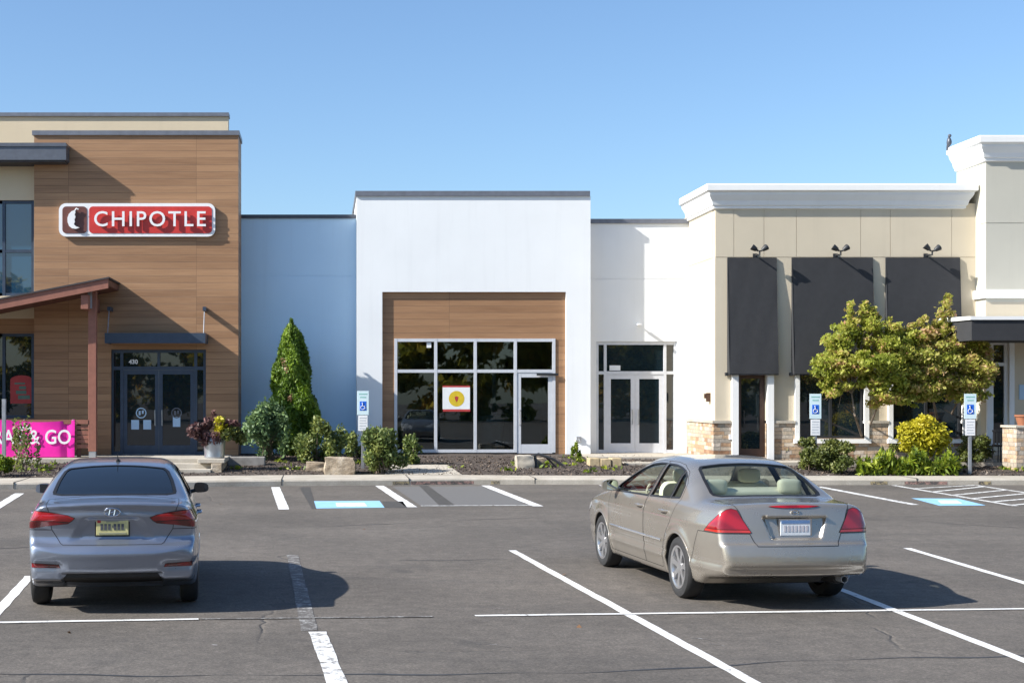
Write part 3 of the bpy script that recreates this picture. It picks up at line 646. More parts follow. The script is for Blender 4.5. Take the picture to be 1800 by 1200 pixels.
def corner():
    t = thing('corner_tower_building', 'tall pale grey shop with white cornice at the right edge', 'building', (wx(1790, Y2), Y2, ZF))
    x0, x1 = wx(1733, Y2), wx(2250, Y2); zc = wz(237, Y2-.34); zw = zc-.5
    zj, zb1, zb0 = wz(392, Y2), wz(509, Y2), wz(524, Y2)
    wnd = (wx(1742, Y2), wx(1773, Y2), wz(785, Y2), wz(600, Y2)); wn2 = (wx(1805, Y2), wx(1985, Y2), wz(785, Y2), wz(600, Y2))
    weld(wall_holes(x0, x1, 0, zb0-.1, Y2, Y2+.3, [wnd, wn2]), 'wall', M['beige'], t)
    MB().box(x0, x1, Y2, Y2+.3, zb0-.1, zj-.012).box(x0+.012, x1, Y2+.012, Y2+.3, zj-.012, zj+.008).box(x0, x1, Y2, Y2+.3, zj+.008, zw).build('upper_wall', M['grey_stucco'], t)
    MB().box(x0, x0+.3, Y2+.303, Y2+1.75, 0, zw).box(x0+.3, x1, Y2+.31, Y2+1.75, 0, zw-.01).build('shell', M['grey_stucco'], t)
    cornice(t, x0, x1, Y2, Y2+1.75, zc, False)
    MB().box(x0-.07, x1, Y2-.07, Y2-.002, zb0, zb1).box(x0-.07, x0-.002, Y2, Y2+1.74, zb0, zb1).build('string_course', M['trim'], t)
    for wn, mul in ((wnd, []), (wn2, [(wn2[0]+wn2[1])/2])):
        window(t, wn[0], wn[1], wn[2], wn[3], Y2+.05, mul, [wz(640, Y2)], .09, 'trim', 'glass')
    f = MB()
    for a in (wnd[0]-.13, wnd[1]): f.box(a, a+.13, Y2-.06, Y2-.002, wnd[2]-.1, wnd[3]+.1)
    f.build('surround', M['trim'], t)
    MB().box(x0-.02, wnd[1]+.2, Y2-.07, Y2-.003, 0, wnd[2]-.1).build('stone_base', M['stone'], t)
    MB().box(wx(1791, Y2), wx(1803, Y2), Y2-.03, Y2-.003, wz(702, Y2), wz(676, Y2)).build('notice_plate', M['paper_blue'], t)
    # entrance canopy: sloped black fabric front under a white ledge
    yc = Y2-1.9; xa, xb = wx(1706, yc), wx(2120, yc)
    c = thing('entrance_canopy', 'dark canopy with white top ledge at the right edge entrance', 'canopy', (xa+1, Y2, wz(598, yc)))
    z0, z1 = wz(598, yc), wz(562, yc)
    MB().prism([(yc, z0), (yc, z1-.002), (Y2-.08, z1+.018), (Y2-.08, z0)], 'x', xa+.03, xb).build('canopy_cover', M['black_fabric'], c)
    MB().prism([(yc-.04, z1), (yc-.04, z1+.09), (Y2-.08, z1+.13), (Y2-.08, z1+.02)], 'x', xa-.02, xb).build('ledge', M['trim'], c)
    MB().box(xa+.05, xa+.2, yc+.2, yc+.35, ZF-.1, z0).build('post', M['black'], c) if False else None
    # stone pier with planter
    yp = Y2-2.2; xa, xb = wx(1787, yp), wx(1835, yp)
    p = thing('stone_pier', 'low stone faced pier with pale cap at the right edge of the picture', 'pier', ((xa+xb)/2, yp, .3))
    MB().box(xa, xb, yp, yp+.75, 0.1, wz(752, yp)).build('pier_body', M['stone'], p)
    MB().bbox(xa-.04, xb+.04, yp-.04, yp+.79, wz(752, yp), wz(752, yp)+.06, .01).build('pier_cap', M['concrete'], p)
    q = MB(); zc_ = wz(752, yp)+.06
    q.lathe([(0.0, 0.0), (.13, 0), (.19, .22), (.21, .22), (.21, .27), (.17, .27), (.16, .2), (0, .2)], (xa+.34, yp+.35, zc_), n=20)
    solo(q, 'flower_pot', M['terracotta'], 'small terracotta pot on the stone pier at the right edge', 'pot', (xa+.34, yp+.35, zc_))
    # patio chairs by the window
    for px, lab in ((1752, 'black metal patio chair standing nearest the tree'), (1774, 'black metal patio chair beside the stone pier')):
        y = Y2-1.0; x = wx(px, y); zf = ZF-.08
        ch = thing('patio_chair', lab, 'chair', (x, y, zf), group='patio chairs by the right edge entrance')
        MB().bbox(x-.22, x+.22, y-.22, y+.22, zf+.43, zf+.46, .008).build('seat', M['black'], ch)
        b = MB()
        for k in range(5): b.box(x-.2+.09*k, x-.16+.09*k, y-.235, y-.215, zf+.5, zf+.82)
        b.box(x-.22, x+.22, y-.24, y-.21, zf+.82, zf+.87).box(x-.22, x+.22, y-.24, y-.212, zf+.46, zf+.5)
        b.build('backrest', M['black'], ch)
        for sx in (-1, 1):
            for sy in (-1, 1): MB().tube([(x+sx*.2, y+sy*.2, zf), (x+sx*.19, y+sy*.19, zf+.44)], .014, 6).build('leg', M['black'], ch)
    # bird on the cornice corner
    yb = Y2+1.55; xb_, zb_ = x0-.30, zc
    bd = thing('bird', 'dark bird perched on the white cornice corner against the sky', 'bird', (xb_, yb, zb_))
    bm = bmesh.new(); bmesh.ops.create_uvsphere(bm, u_segments=16, v_segments=12, radius=1)
    for v in bm.verts:
        x, y, z = v.co; v.co = Vector((x*.065*(1-.25*z), y*.075*(1-.2*z)+.02*z*z, z*.13+.16))
    m = MB().bm(bm, True)
    bm = bmesh.new(); bmesh.ops.create_uvsphere(bm, u_segments=12, v_segments=8, radius=.048)
    for v in bm.verts: v.co += Vector((0, -.03, .31))
    m.bm(bm, True)
    m.tube([(0, -.07, .31), (0, -.105, .30)], [.014, .002], 6).tube([(0, .05, .10), (0, .10, .0), (0, .13, -.08)], [.04, .035, .02], 6).tube([(-.02, 0, .06), (-.02, 0, 0)], .007, 5).tube([(.02, 0, .06), (.02, 0, 0)], .007, 5)
    m.v = [(xb_+a, yb+b, zb_+c) for a, b, c in m.v]
    m.build('body', M['cap_dark'], bd)
restaurant(); porch(); centre(); beige(); corner()
# ================================================================= ground
def sheet(pts, z, name, mat, thick=None):
    """flat marking from ground points (already in world x,y)"""
    o = MB().add([(p[0], p[1], z) for p in pts], [tuple(range(len(pts)))]).build(name, mat)
    return tag(o, kind='structure')
def band(p0, p1, w, z, name, mat, n=14, jit=.006):
    """painted stripe between two ground points, edges slightly uneven"""
    a, b = Vector((p0[0], p0[1])), Vector((p1[0], p1[1])); d = (b-a); L = d.length; d.normalize(); s = Vector((-d.y, d.x)); rr = random.Random(int(L*1000))
    n = max(n, int(L/.25)); vs, fs = [], []
    for i in range(n+1):
        p = a+d*L*i/n
        for q in (-1, 1):
            e = p+s*q*(w/2+rr.uniform(-jit, jit)); vs.append((e.x, e.y, z))
    for i in range(n): fs.append((2*i, 2*i+1, 2*i+3, 2*i+2))
    return tag(MB().add(vs, fs).build(name, mat), kind='structure')
KERB = [gnd(-700, 868), gnd(0, 860), gnd(250, 857), gnd(480, 854), gnd(850, 851), gnd(1050, 851.5), gnd(1450, 852), gnd(1800, 852), gnd(2600, 853)]
def kerb_y(x):
    for a, b in zip(KERB[:-1], KERB[1:]):
        if a.x <= x <= b.x: return a.y+(b.y-a.y)*(x-a.x)/(b.x-a.x)
    return KERB[-1].y if x > 0 else KERB[0].y
def walk_w(x): return 1.75 if x < 1 else max(1.05, 1.75-(x-1)*.2)
def bed_z(x, y):
    y0 = kerb_y(x)+walk_w(x)
    return .155+.26*max(0, min(1, (y-y0)/(39.6-y0)))
def on_bed(px, py):
    """point of the planting bed seen at a pixel of the photograph"""
    Y = 36.0
    for _ in range(30):
        z = bed_z(wx(px, Y), Y); Y = .5*Y+.5*F*(H-z)/(py-CY)
    return Vector((wx(px, Y), Y, bed_z(wx(px, Y), Y)))
def ground():
    vs, fs = [], []
    n = 24
    for j in range(n+1):
        for i in range(n+1): vs.append((-300+600*i/n, -250+560*j/n, 0))
    for j in range(n):
        for i in range(n): fs.append((j*(n+1)+i, j*(n+1)+i+1, (j+1)*(n+1)+i+1, (j+1)*(n+1)+i))
    tag(MB().add(vs, fs).build('asphalt_ground', M['asphalt']), kind='structure')
    # kerb + pavement in one profile sweep
    xs = [-22+i*.5 for i in range(120)]
    prof = lambda x: [(0, 0.0), (.0, .11), (.025, .145), (.05, .15), (.30, .153), (.31, .153), (walk_w(x), .158), (walk_w(x)+.02, -.1)]
    vs, fs = [], []
    for x in xs:
        y0 = kerb_y(x)
        for d, z in prof(x): vs.append((x, y0+d, z))
    k = 8
    for i in range(len(xs)-1):
        for j in range(k-1): fs.append((i*k+j, (i+1)*k+j, (i+1)*k+j+1, i*k+j+1))
    tag(MB().add(vs, fs).build('pavement', M['concrete']), kind='structure')
    # expansion joints
    j = MB()
    for x in xs[::6]:
        y0 = kerb_y(x); j.box(x-.008, x+.008, y0-.004, y0+walk_w(x)-.02, .02, .162)
    tag(j.build('pavement_joints', M['seal']), kind='structure')
    # kerb ramps: tinted stretches of the kerb face
    for a, b, m in ((690, 720, 'yellow'), (722, 838, 'terracotta'), (840, 880, 'yellow'), (1530, 1560, 'yellow'), (1590, 1665, 'terracotta'), (1720, 1742, 'yellow')):
        mk = MB(); x0, x1 = gnd(a, 852).x, gnd(b, 852).x; nn = 6
        for i in range(nn):
            u, v = x0+(x1-x0)*i/nn, x0+(x1-x0)*(i+1)/nn
            mk.add([(u, kerb_y(u)-.004, .012), (v, kerb_y(v)-.004, .012), (v, kerb_y(v)-.004, .085), (u, kerb_y(u)-.004, .085)], [(0, 1, 2, 3)])
        tag(mk.build('kerb_marking', M['kerb_'+m]), kind='structure')
    # planting bed
    vs, fs = [], []; nx, ny = 150, 26; rr = random.Random(3)
    for i in range(nx+1):
        x = -20+52*i/nx; y0 = kerb_y(x)+walk_w(x)-.03
        for jj in range(ny+1):
            y = y0+(43-y0)*jj/ny; vs.append((x, y, bed_z(x, y)+(rr.uniform(-.012, .014) if jj > 0 else -.02)))
    for i in range(nx):
        for jj in range(ny): a = i*(ny+1)+jj; fs.append((a, a+ny+1, a+ny+2, a+1))
    tag(MB().add(vs, fs, True).build('mulch_bed', M['mulch']), kind='structure')
    # concrete path from the kerb ramp through the bed
    f0, f1 = on_bed(690, 818.5), on_bed(786, 818.5); a0, a1 = gnd(682, 842, .15), gnd(824, 842, .15); m = MB(); vs, fs = [], []
    for i in range(13):
        u = i/12
        for a, f in ((a0, f0), (a1, f1)):
            s = kerb_y(a.x)+walk_w(a.x)-.06; y = s+(f.y-s)*u; x = a.x+(f.x-a.x)*u; vs += [(x, y, .166+(f.z+.035-.166)*u), (x, y, 0.0)]
    for i in range(12):
        k = 4*i; fs += [(k, k+2, k+6, k+4), (k+1, k, k+4, k+5), (k+2, k+3, k+7, k+6)]
    m.add(vs, fs+[(48, 49, 51, 50)])
    tag(m.build('path', M['concrete']), kind='structure')
    # patio in front of the restaurant and landing at the double doors
    tag(MB().box(-22, wx(398, 37.6), 37.6, 40.3, 0, ZF+.002).build('patio_paving', M['concrete']), kind='structure')
    tag(MB().box(wx(1032, 38.9), wx(1247, 38.9), 38.75, 41.42, 0, ZF+.001).build('landing_paving', M['concrete']), kind='structure')
    tag(MB().box(wx(1296, 37.9), 32, 36.9, 38.2, 0, ZF-.06).build('entrance_paving', M['concrete']), kind='structure')
    tag(MB().box(wx(1100, 37.3), wx(1200, 37.3), 37.2, 38.747, 0, ZF-.09).build('landing_paving', M['concrete']), kind='structure')
    # ---- paint on the lot
    Z = .004
    W = M['line']
    band(gnd(900, 967), gnd(1331, 1203), .105, Z, 'parking_line', W)
    band(gnd(1360, 1215), gnd(1331, 1203), .105, Z, 'parking_line', W) if False else None
    band(gnd(1474, 1034), gnd(1840, 1176), .105, Z, 'parking_line', W)
    band(gnd(1594, 963), gnd(1840, 1036), .105, Z, 'parking_line', W)
    band(gnd(-60, 1136), gnd(53, 1012), .115, Z, 'parking_line', W)
    band(gnd(558, 1110), gnd(596, 1210), .155, Z, 'parking_line', M['line_worn'])
    band(gnd(514, 975), gnd(544, 1108), .15, Z, 'parking_line', M['line_faint'])
    band(gnd(-40, 1095), gnd(349, 1088.5), .085, Z+.004, 'parking_line', W)
    band(gnd(835, 1082.5), gnd(1860, 1069.5), .08, Z+.004, 'parking_line', W)
    band(gnd(352, 1088.5), gnd(760, 1084), .06, Z+.004, 'parking_line', M['line_faint'])
    for a, b, w in (((484, 856), (499, 895), .2), ((667, 853.5), (724, 891), .2), ((853, 853), (946, 889.5), .2), ((-20, 900), (34, 867), .2), ((1060, 852.5), (1130, 875), .2), ((1438, 855), (1609, 887), .18)):
        band(gnd(*a), gnd(*b), w, Z, 'parking_line', W if a[0] < 1400 else M['line_worn'])
    # blocked-out older markings: dark sealer frame and lighter patch
    def quad(name, mat, z, *p): sheet([gnd(*q) for q in p], z, name, mat)
    quad('sealed_patch', M['dark_patch'], Z, (526, 856), (545, 856), (556, 894), (548, 894))
    quad('sealed_patch', M['dark_patch'], Z, (672, 881), (708, 881), (716, 892), (676, 892))
    quad('light_patch', M['patch'], .002, (690, 855), (852, 854), (930, 888), (742, 890))
    quad('sealed_patch', M['dark_patch'], Z, (736, 853), (752, 853), (800, 888), (772, 888))
    band(gnd(740, 889), gnd(945, 888), .1, Z+.003, 'parking_line', M['line_worn'])
    # accessible bay panels, pale blue with a white figure mark
    quad('accessible_bay_marking', M['blue_line'], Z+.001, (552, 880.5), (667, 880), (676, 892), (556, 893.5))
    quad('accessible_bay_figure', W, Z+.004, (590, 884), (640, 883.5), (646, 890), (592, 890.5))
    quad('accessible_bay_marking', M['blue_line'], Z+.001, (1602, 875.5), (1685, 876.3), (1733, 888), (1652, 888.8))
    quad('accessible_bay_figure', W, Z+.004, (1648, 879.5), (1682, 879.5), (1692, 885), (1654, 885))
    # hatched aisle at the right
    e = (((1571, 852.8), (1785, 889)), ((1716, 852.8), (1960, 889)))
    for p, q in e: band(gnd(*p), gnd(*q), .13, Z, 'hatched_marking', M['line_worn'])
    for k in range(7):
        u = k/6.2
        l = (1571+(1785-1571)*u, 852.8+36.2*u); u2 = max(0, u-.26)
        r = (1716+(1960-1716)*u2, 852.8+36.2*u2)
        if k: band(gnd(*l), gnd(*r), .13, Z+.003, 'hatched_marking', M['line_worn'])
    # sealed cracks and scuffs
    rr = random.Random(11)
    def crack(pts, w, mat, name):
        P = [gnd(*p) for p in pts]; vs, fs = [], []; n = 0; L = []
        for a, b in zip(P[:-1], P[1:]):
            m = max(2, int((b-a).length/.12))
            for i in range(m): L.append(a+(b-a)*i/m)
        ph = [rr.uniform(0, 6) for _ in range(4)]
        for i, p in enumerate(L):
            o = .05*math.sin(i*.21+ph[0])+.025*math.sin(i*.7+ph[1]); ww = w*(.55+.45*math.sin(i*.33+ph[2]))*(.7+.3*rr.random())
            vs += [(p.x, p.y+o-ww/2, .0025), (p.x, p.y+o+ww/2, .0025)]
        for i in range(len(L)-1): fs.append((2*i, 2*i+1, 2*i+3, 2*i+2))
        tag(MB().add(vs, fs).build(name, mat), kind='structure')
    crack([(-40, 1183), (700, 1188), (1130, 1176), (1440, 1162), (1840, 1149)], .055, M['seal'], 'sealed_crack')
    crack([(-40, 965), (340, 955)], .05, M['seal'], 'sealed_crack')
    crack([(560, 925), (1040, 905)], .04, M['seal'], 'sealed_crack')
    crack([(700, 985), (1010, 980)], .035, M['seal'], 'sealed_crack')
    crack([(1520, 912), (1840, 930)], .05, M['seal'], 'sealed_crack')
    for px, py, w in ((875, 1067, 30), (905, 1108, 14), (860, 1131, 22), (890, 1135, 18), (1265, 1134, 16), (1235, 1122, 20), (512, 978, 8), (378, 1132, 6)):
        crack([(px-w, py), (px+w*.3, py+1.5), (px+w, py+3)], .05, M['line_faint'], 'scuff_mark')
M['dark_patch'] = plain('dark_patch', (.052, .049, .046), .8, var=.3, scale=12)
M['kerb_yellow'] = road_paint('faded_yellow_kerb', (.48, .38, .20), .50); M['kerb_terracotta'] = road_paint('faded_red_kerb', (.46, .27, .22), .50)
ground()
# ================================================================= plants
def leaves(name, P, N, size, mat, parent, rng, aspect=1.7, bias=0.0, tint=None, up=0.0):
    """one leaf-sized face per point; N gives the outward direction the leaf leans to"""
    P = np.asarray(P); n = len(P)
    d = rng.normal(size=(n, 3)); d += np.asarray(N)*bias; d /= np.linalg.norm(d, axis=1)[:, None]+1e-9
    a = rng.normal(size=(n, 3)); a[:, 2] += up; a -= d*(a*d).sum(1)[:, None]; a /= np.linalg.norm(a, axis=1)[:, None]+1e-9
    b = np.cross(d, a); s = (size*rng.uniform(.6, 1.3, n))[:, None]
    tip, base = P+a*s*aspect/2, P-a*s*aspect/2
    l, r = P+b*s/2-d*s*.12, P-b*s/2-d*s*.12
    V = np.stack([base, r, tip, l], 1).reshape(-1, 3)
    me = bpy.data.meshes.new(name)
    me.vertices.add(4*n); me.vertices.foreach_set('co', V.ravel())
    me.loops.add(4*n); me.loops.foreach_set('vertex_index', np.arange(4*n, dtype=np.int32))
    me.polygons.add(n); me.polygons.foreach_set('loop_start', np.arange(0, 4*n, 4, dtype=np.int32))
    me.polygons.foreach_set('loop_total', np.full(n, 4, dtype=np.int32))
    me.update(calc_edges=True)
    t = rng.uniform(0, 1, n) if tint is None else np.clip(tint+rng.normal(scale=.16, size=n), 0, 1)
    at = me.attributes.new('tint', 'FLOAT', 'FACE'); at.data.foreach_set('value', t.astype(np.float32))
    me.materials.append(mat); me.validate()
    o = bpy.data.objects.new(name, me); COL.objects.link(o)
    return adopt(o, parent)
LM = {
 'arbor': leaf_mat('arborvitae_foliage', [(0, (.03, .07, .005)), (.5, (.115, .20, .011)), (1, (.22, .32, .018))], .2),
 'autumn': leaf_mat('autumn_foliage', [(0, (.18, .22, .025)), (.4, (.36, .41, .06)), (.72, (.54, .53, .11)), (.88, (.60, .42, .19)), (1, (.62, .34, .2))], .55),
 'autumn2': leaf_mat('rusty_autumn_foliage', [(0, (.18, .21, .03)), (.38, (.34, .37, .06)), (.64, (.52, .49, .12)), (.84, (.62, .43, .22)), (1, (.64, .38, .25))], .55),
 'gold': leaf_mat('golden_foliage', [(0, (.25, .25, .012)), (.5, (.5, .45, .025)), (1, (.7, .6, .05))], .4),
 'hedge': leaf_mat('hedge_foliage', [(0, (.035, .055, .01)), (.5, (.095, .12, .022)), (1, (.2, .2, .04))], .25),
 'rose': leaf_mat('bush_foliage', [(0, (.05, .09, .022)), (.5, (.13, .18, .045)), (1, (.27, .29, .07))], .3),
 'bluish': leaf_mat('blue_green_foliage', [(0, (.045, .09, .04)), (.5, (.12, .2, .08)), (1, (.22, .31, .11))], .3),
 'lime': leaf_mat('lime_foliage', [(0, (.06, .10, .006)), (.5, (.16, .23, .012)), (1, (.32, .36, .03))], .35),
 'purple': leaf_mat('plum_foliage', [(0, (.05, .022, .025)), (.6, (.13, .06, .06)), (1, (.24, .13, .12))], .3),
 'dry': leaf_mat('dry_leaf', [(0, (.10, .05, .025)), (1, (.24, .13, .06))], .1),
 'far': leaf_mat('far_autumn_wood', [(0, (.16, .2, .03)), (.5, (.5, .45, .06)), (1, (.75, .48, .08))], .6),
}
def blob_points(rng, centers, radii, n, shell=.55):
    """points in clumps; each clump is a fuzzy ellipsoid, denser near its skin"""
    P, N = [], []
    w = np.array([r[0]*r[2] for r in radii]); w = w/w.sum()
    k = rng.choice(len(centers), n, p=w)
    d = rng.normal(size=(n, 3)); d /= np.linalg.norm(d, axis=1)[:, None]
    r = (shell+(1-shell)*rng.uniform(0, 1, n))*rng.uniform(.85, 1.1, n)
    C = np.array(centers)[k]; Rr = np.array(radii)[k]
    return C+d*Rr*r[:, None], d, k
def bush(name, label, cat, at, w, h, n, leaf, mat, seed, depth=None, stems=9, clumps=14, group=None, spiky=0.0, fname='foliage', tint_spread=.25, lift=.15):
    rng = np.random.default_rng(seed); at = Vector(at); depth = depth or w; leaf *= .72; n = int(n*2.1)
    t = thing(name, label, cat, at, group=group)
    C, Rd, tips = [], [], []
    for i in range(clumps):
        a = rng.uniform(0, 2*math.pi); r = math.sqrt(rng.uniform(0, 1)); z = rng.uniform(lift, 1.0)
        k = math.sqrt(max(.12, 1-(abs(z-.42)/.62)**2.2))
        c = (at.x+math.cos(a)*r*w/2*k*.82, at.y+math.sin(a)*r*depth/2*k*.82, at.z+z*h*.9)
        C.append(c); q = rng.uniform(.13, .24); Rd.append((w*q*(1-spiky*.55), depth*q*(1-spiky*.55), h*q*(.9+spiky*1.1))); tips.append(c)
    P, N, k = blob_points(rng, C, Rd, n, .35)
    P[:, 2] = np.maximum(P[:, 2], at.z+.01)
    ct = rng.uniform(.5-tint_spread, .5+tint_spread, len(C))[k]
    leaves(fname, P, N, leaf, mat, t, rng, 2.0, .6, ct, .4*spiky)
    m = MB()
    for c in tips[:stems]:
        b = at+Vector((rng.uniform(-.12, .12)*w, rng.uniform(-.12, .12)*w, -.03)); mid = (b+Vector(c))/2+Vector((0, 0, .08*h))
        m.tube([b, mid, c], [.014, .011, .006], 5, False)
    m.build('stems', M['bark'], t)
    return t
def arborvitae():
    at = Vector((wx(516, 40.15), 40.15, bed_z(0, 40)))
    top = wz(571, 40.15); h = top-at.z; rng = np.random.default_rng(5)
    t = thing('arborvitae', 'tall narrow dark green arborvitae in front of the shaded blue wall', 'tree', at)
    def rad(z):
        u = z/h
        return .61*min(1, (u/.10)**.5)*max(0.02, (1-u**2.1))**.5*(1+.06*math.sin(u*21))
    n = 34000; z = h*rng.beta(1.2, 1.3, n); a = rng.uniform(0, 2*math.pi, n)
    lump = 1+.13*np.sin(a*3+z*2.3)+.10*np.sin(a*5-z*4.1+1)+.07*np.sin(a*9+z*9)
    rr = np.array([rad(q) for q in z])*lump*(.66+.38*rng.uniform(0, 1, n)**.6)
    P = np.stack([at.x+rr*np.cos(a)-.12*(z/h)**1.2+.05, at.y+rr*np.sin(a), at.z+z], 1); N = np.stack([np.cos(a), np.sin(a), .6+0*a], 1)
    leaves('foliage', P, N, .044, LM['arbor'], t, rng, 3.0, 1.0, .5+.22*np.sin(a*3+z*2.3), 1.4)
    # extra leader shoots at the tip
    m2 = 260; zz = rng.uniform(0, .42, m2); Q = np.stack([at.x-.06+rng.normal(scale=.035, size=m2)*(1.2-zz*2), at.y+rng.normal(scale=.04, size=m2), at.z+h*.93+zz], 1)
    leaves('leader_shoots', Q, np.zeros((m2, 3))+[0, 0, 1], .055, LM['arbor'], t, rng, 2.4, .5, None, 1.4)
    dead = leaf_mat('dead_foliage', [(0, (.2, .1, .05)), (1, (.36, .22, .12))], .2)
    for dx, dz in ((-.26, 2.65), (-.10, 1.62), (-.18, 2.45)):
        m3 = 22; Q = np.stack([at.x+dx+rng.normal(scale=.035, size=m3), at.y-.50+.05*rng.normal(size=m3), at.z+dz+rng.normal(scale=.05, size=m3)], 1)
        leaves('brown_tuft', Q, np.zeros((len(Q), 3))+[0, -1, 0], .045, dead, t, rng, 2, .6)
    MB().tube([at-Vector((0, 0, .05)), at+Vector((0, 0, h*.5)), at+Vector((-.06, 0, h*.93))], [.07, .05, .015], 8).build('trunk', M['bark'], t)
def autumn_tree(label, at, trunks, clumps, n, mat, seed, shoots=(), leaf=.06):
    """trunks: lists of points; clumps: (x, y, z, rx, ry, rz)"""
    rng = np.random.default_rng(seed)
    t = thing('autumn_tree', label, 'tree', at)
    m = MB()
    for pts, r0 in trunks: m.tube(pts, [r0*(1-.65*i/(len(pts)-1)) for i in range(len(pts))], 8)
    hubs = [Vector(p[-1]) for p, _ in trunks]
    for c in clumps:
        c = Vector(c[:3]); hb = min(hubs, key=lambda q: (q-c).length); mid = (hb+c)/2+Vector((0, 0, .1))
        m.tube([hb, mid, c], [.03, .02, .008], 5, False)
        for _ in range(3):
            e = c+Vector(rng.normal(scale=.25, size=3)); m.tube([mid, (mid+e)/2+Vector((0, 0, .05)), e], [.012, .008, .004], 4, False)
    m.build('trunk', M['bark'], t)
    sub, rad, ti = [], [], []
    for c in clumps:
        for _ in range(13):
            d = rng.normal(size=3); d /= np.linalg.norm(d); q = rng.uniform(.2, 1.12)
            sub.append((c[0]+d[0]*c[3]*q, c[1]+d[1]*c[4]*q, c[2]+d[2]*c[5]*q)); s = rng.uniform(.2, .6); rad.append((c[3]*s*1.15, c[4]*s*1.15, c[5]*s*.85)); ti.append(rng.uniform(.22, .78))
    P, N, k = blob_points(rng, sub, rad, n, .1)
    tint = np.array(ti)[k]
    for (sx, sy, sz, hh, nn) in shoots:
        u = rng.uniform(0, 1, nn); Q = np.stack([sx+rng.normal(scale=.11, size=nn)*(1.2-u)+.06*np.sin(u*5+sx), sy+rng.normal(scale=.07, size=nn), sz+u*hh], 1)
        P = np.concatenate([P, Q]); N = np.concatenate([N, np.zeros((nn, 3))+[0, 0, 1]]); tint = np.concatenate([tint, np.full(nn, .6)])
        m2 = MB().tube([(sx, sy, sz-.3), (sx+.03, sy, sz+hh*.9)], [.01, .004], 4, False); m2.build('twig', M['bark'], t)
    leaves('crown', P, N, leaf, mat, t, rng, 1.9, .5, tint)
    return t
def plants():
    arborvitae()
    Y = 37.0
    def c(px, py, rx, rz, y=Y, ry=None):
        k = y/F; return (wx(px, y), y, wz(py, y), rx*k, ry or rx*k, rz*k)
    b1 = on_bed(1512, 806); zb = b1.z
    cl = [c(1478, 612, 38, 30), c(1480, 645, 40, 28), c(1500, 590, 34, 34), c(1525, 560, 24, 30), c(1545, 600, 40, 36), c(1520, 640, 44, 34, Y-.4), c(1560, 650, 40, 36), c(1505, 672, 36, 20), c(1550, 690, 36, 24), c(1575, 610, 32, 36), c(1590, 700, 26, 20, Y+.3), c(1595, 645, 36, 40, Y+.2), c(1600, 605, 26, 30, Y+.1), c(1450, 650, 20, 24), c(1470, 682, 22, 16)]
    yt = b1.y
    tr = [([(wx(1519, yt), yt, zb-.05), (wx(1516, yt), yt, wz(770, yt)), (wx(1500, Y), Y-.1, wz(730, Y)), (wx(1497, Y), Y, wz(690, Y))], .05),
          ([(wx(1524, yt), yt+.1, zb-.05), (wx(1527, yt), yt+.1, wz(760, yt)), (wx(1548, Y), Y, wz(700, Y))], .045)]
    autumn_tree('yellow green autumn tree with leaning trunk, the left of the two before the awnings', b1, tr, cl, 30000, LM['autumn'], 21,
                [(wx(1497, Y), Y, wz(580, Y), .75, 220), (wx(1523, Y), Y, wz(565, Y), .55, 200), (wx(1533, Y), Y, wz(570, Y), .45, 160), (wx(1447, Y), Y, wz(640, Y), .25, 70), (wx(1480, Y), Y-.2, wz(600, Y), .5, 130), (wx(1562, Y), Y, wz(585, Y), .4, 110), (wx(1462, Y), Y-.1, wz(625, Y), .4, 90), (wx(1580, Y), Y+.1, wz(590, Y), .35, 80)])
    Y2_ = 37.2
    b2 = on_bed(1652, 803); yt = b2.y
    d = lambda *a: c(*a, Y2_)
    cl = [d(1622, 592, 34, 28), d(1610, 640, 40, 34), d(1650, 620, 44, 36), d(1685, 600, 36, 34), d(1668, 575, 24, 24), d(1700, 640, 40, 34), d(1722, 628, 26, 34), d(1650, 668, 44, 34), d(1690, 680, 40, 28), d(1620, 690, 36, 24), d(1732, 662, 16, 22), d(1605, 665, 36, 36), d(1700, 695, 30, 20), d(1630, 650, 40, 40)]
    tr = [([(wx(1655, yt), yt, b2.z-.05), (wx(1650, yt), yt, wz(750, yt)), (wx(1640, Y2_), Y2_, wz(700, Y2_)), (wx(1632, Y2_), Y2_, wz(660, Y2_))], .055),
          ([(wx(1660, yt), yt+.1, b2.z-.05), (wx(1668, yt), yt+.1, wz(745, yt)), (wx(1690, Y2_), Y2_, wz(690, Y2_))], .05),
          ([(wx(1654, yt), yt+.2, b2.z-.05), (wx(1700, yt), yt+.1, wz(710, yt))], .035)]
    autumn_tree('rust tinged autumn tree with dense crown, the right of the two before the awnings', b2, tr, cl, 33000, LM['autumn2'], 22,
                [(wx(1662, Y2_), Y2_, wz(560, Y2_), .66, 240), (wx(1622, Y2_), Y2_, wz(575, Y2_), .3, 150), (wx(1718, Y2_), Y2_, wz(600, Y2_), .45, 140), (wx(1600, Y2_), Y2_, wz(590, Y2_), .35, 110), (wx(1690, Y2_), Y2_-.2, wz(580, Y2_), .3, 110), (wx(1640, Y2_), Y2_, wz(585, Y2_), .35, 100), (wx(1735, Y2_), Y2_, wz(640, Y2_), .45, 100)])
    # golden standard shrub
    p = on_bed(1626, 826); rng = np.random.default_rng(9)
    t = thing('golden_shrub', 'round golden yellow shrub on short bare stems below the rust tinged tree', 'shrub', p)
    yk = p.y; C, Rd = [], []
    for (px, py, r) in ((1605, 770, 24), (1640, 762, 26), (1625, 752, 26), (1600, 755, 18), (1655, 775, 20), (1620, 785, 24), (1645, 790, 16), (1597, 785, 12), (1622, 742, 16)):
        C.append((wx(px, yk), yk+rng.uniform(-.2, .2), wz(py, yk))); Rd.append((r*yk/F, r*yk/F, r*yk/F*.9))
    P, N, k = blob_points(rng, C, Rd, 6500, .4)
    leaves('foliage', P, N, .052, LM['gold'], t, rng, 1.9, .7, rng.uniform(.2, .8, len(C))[k])
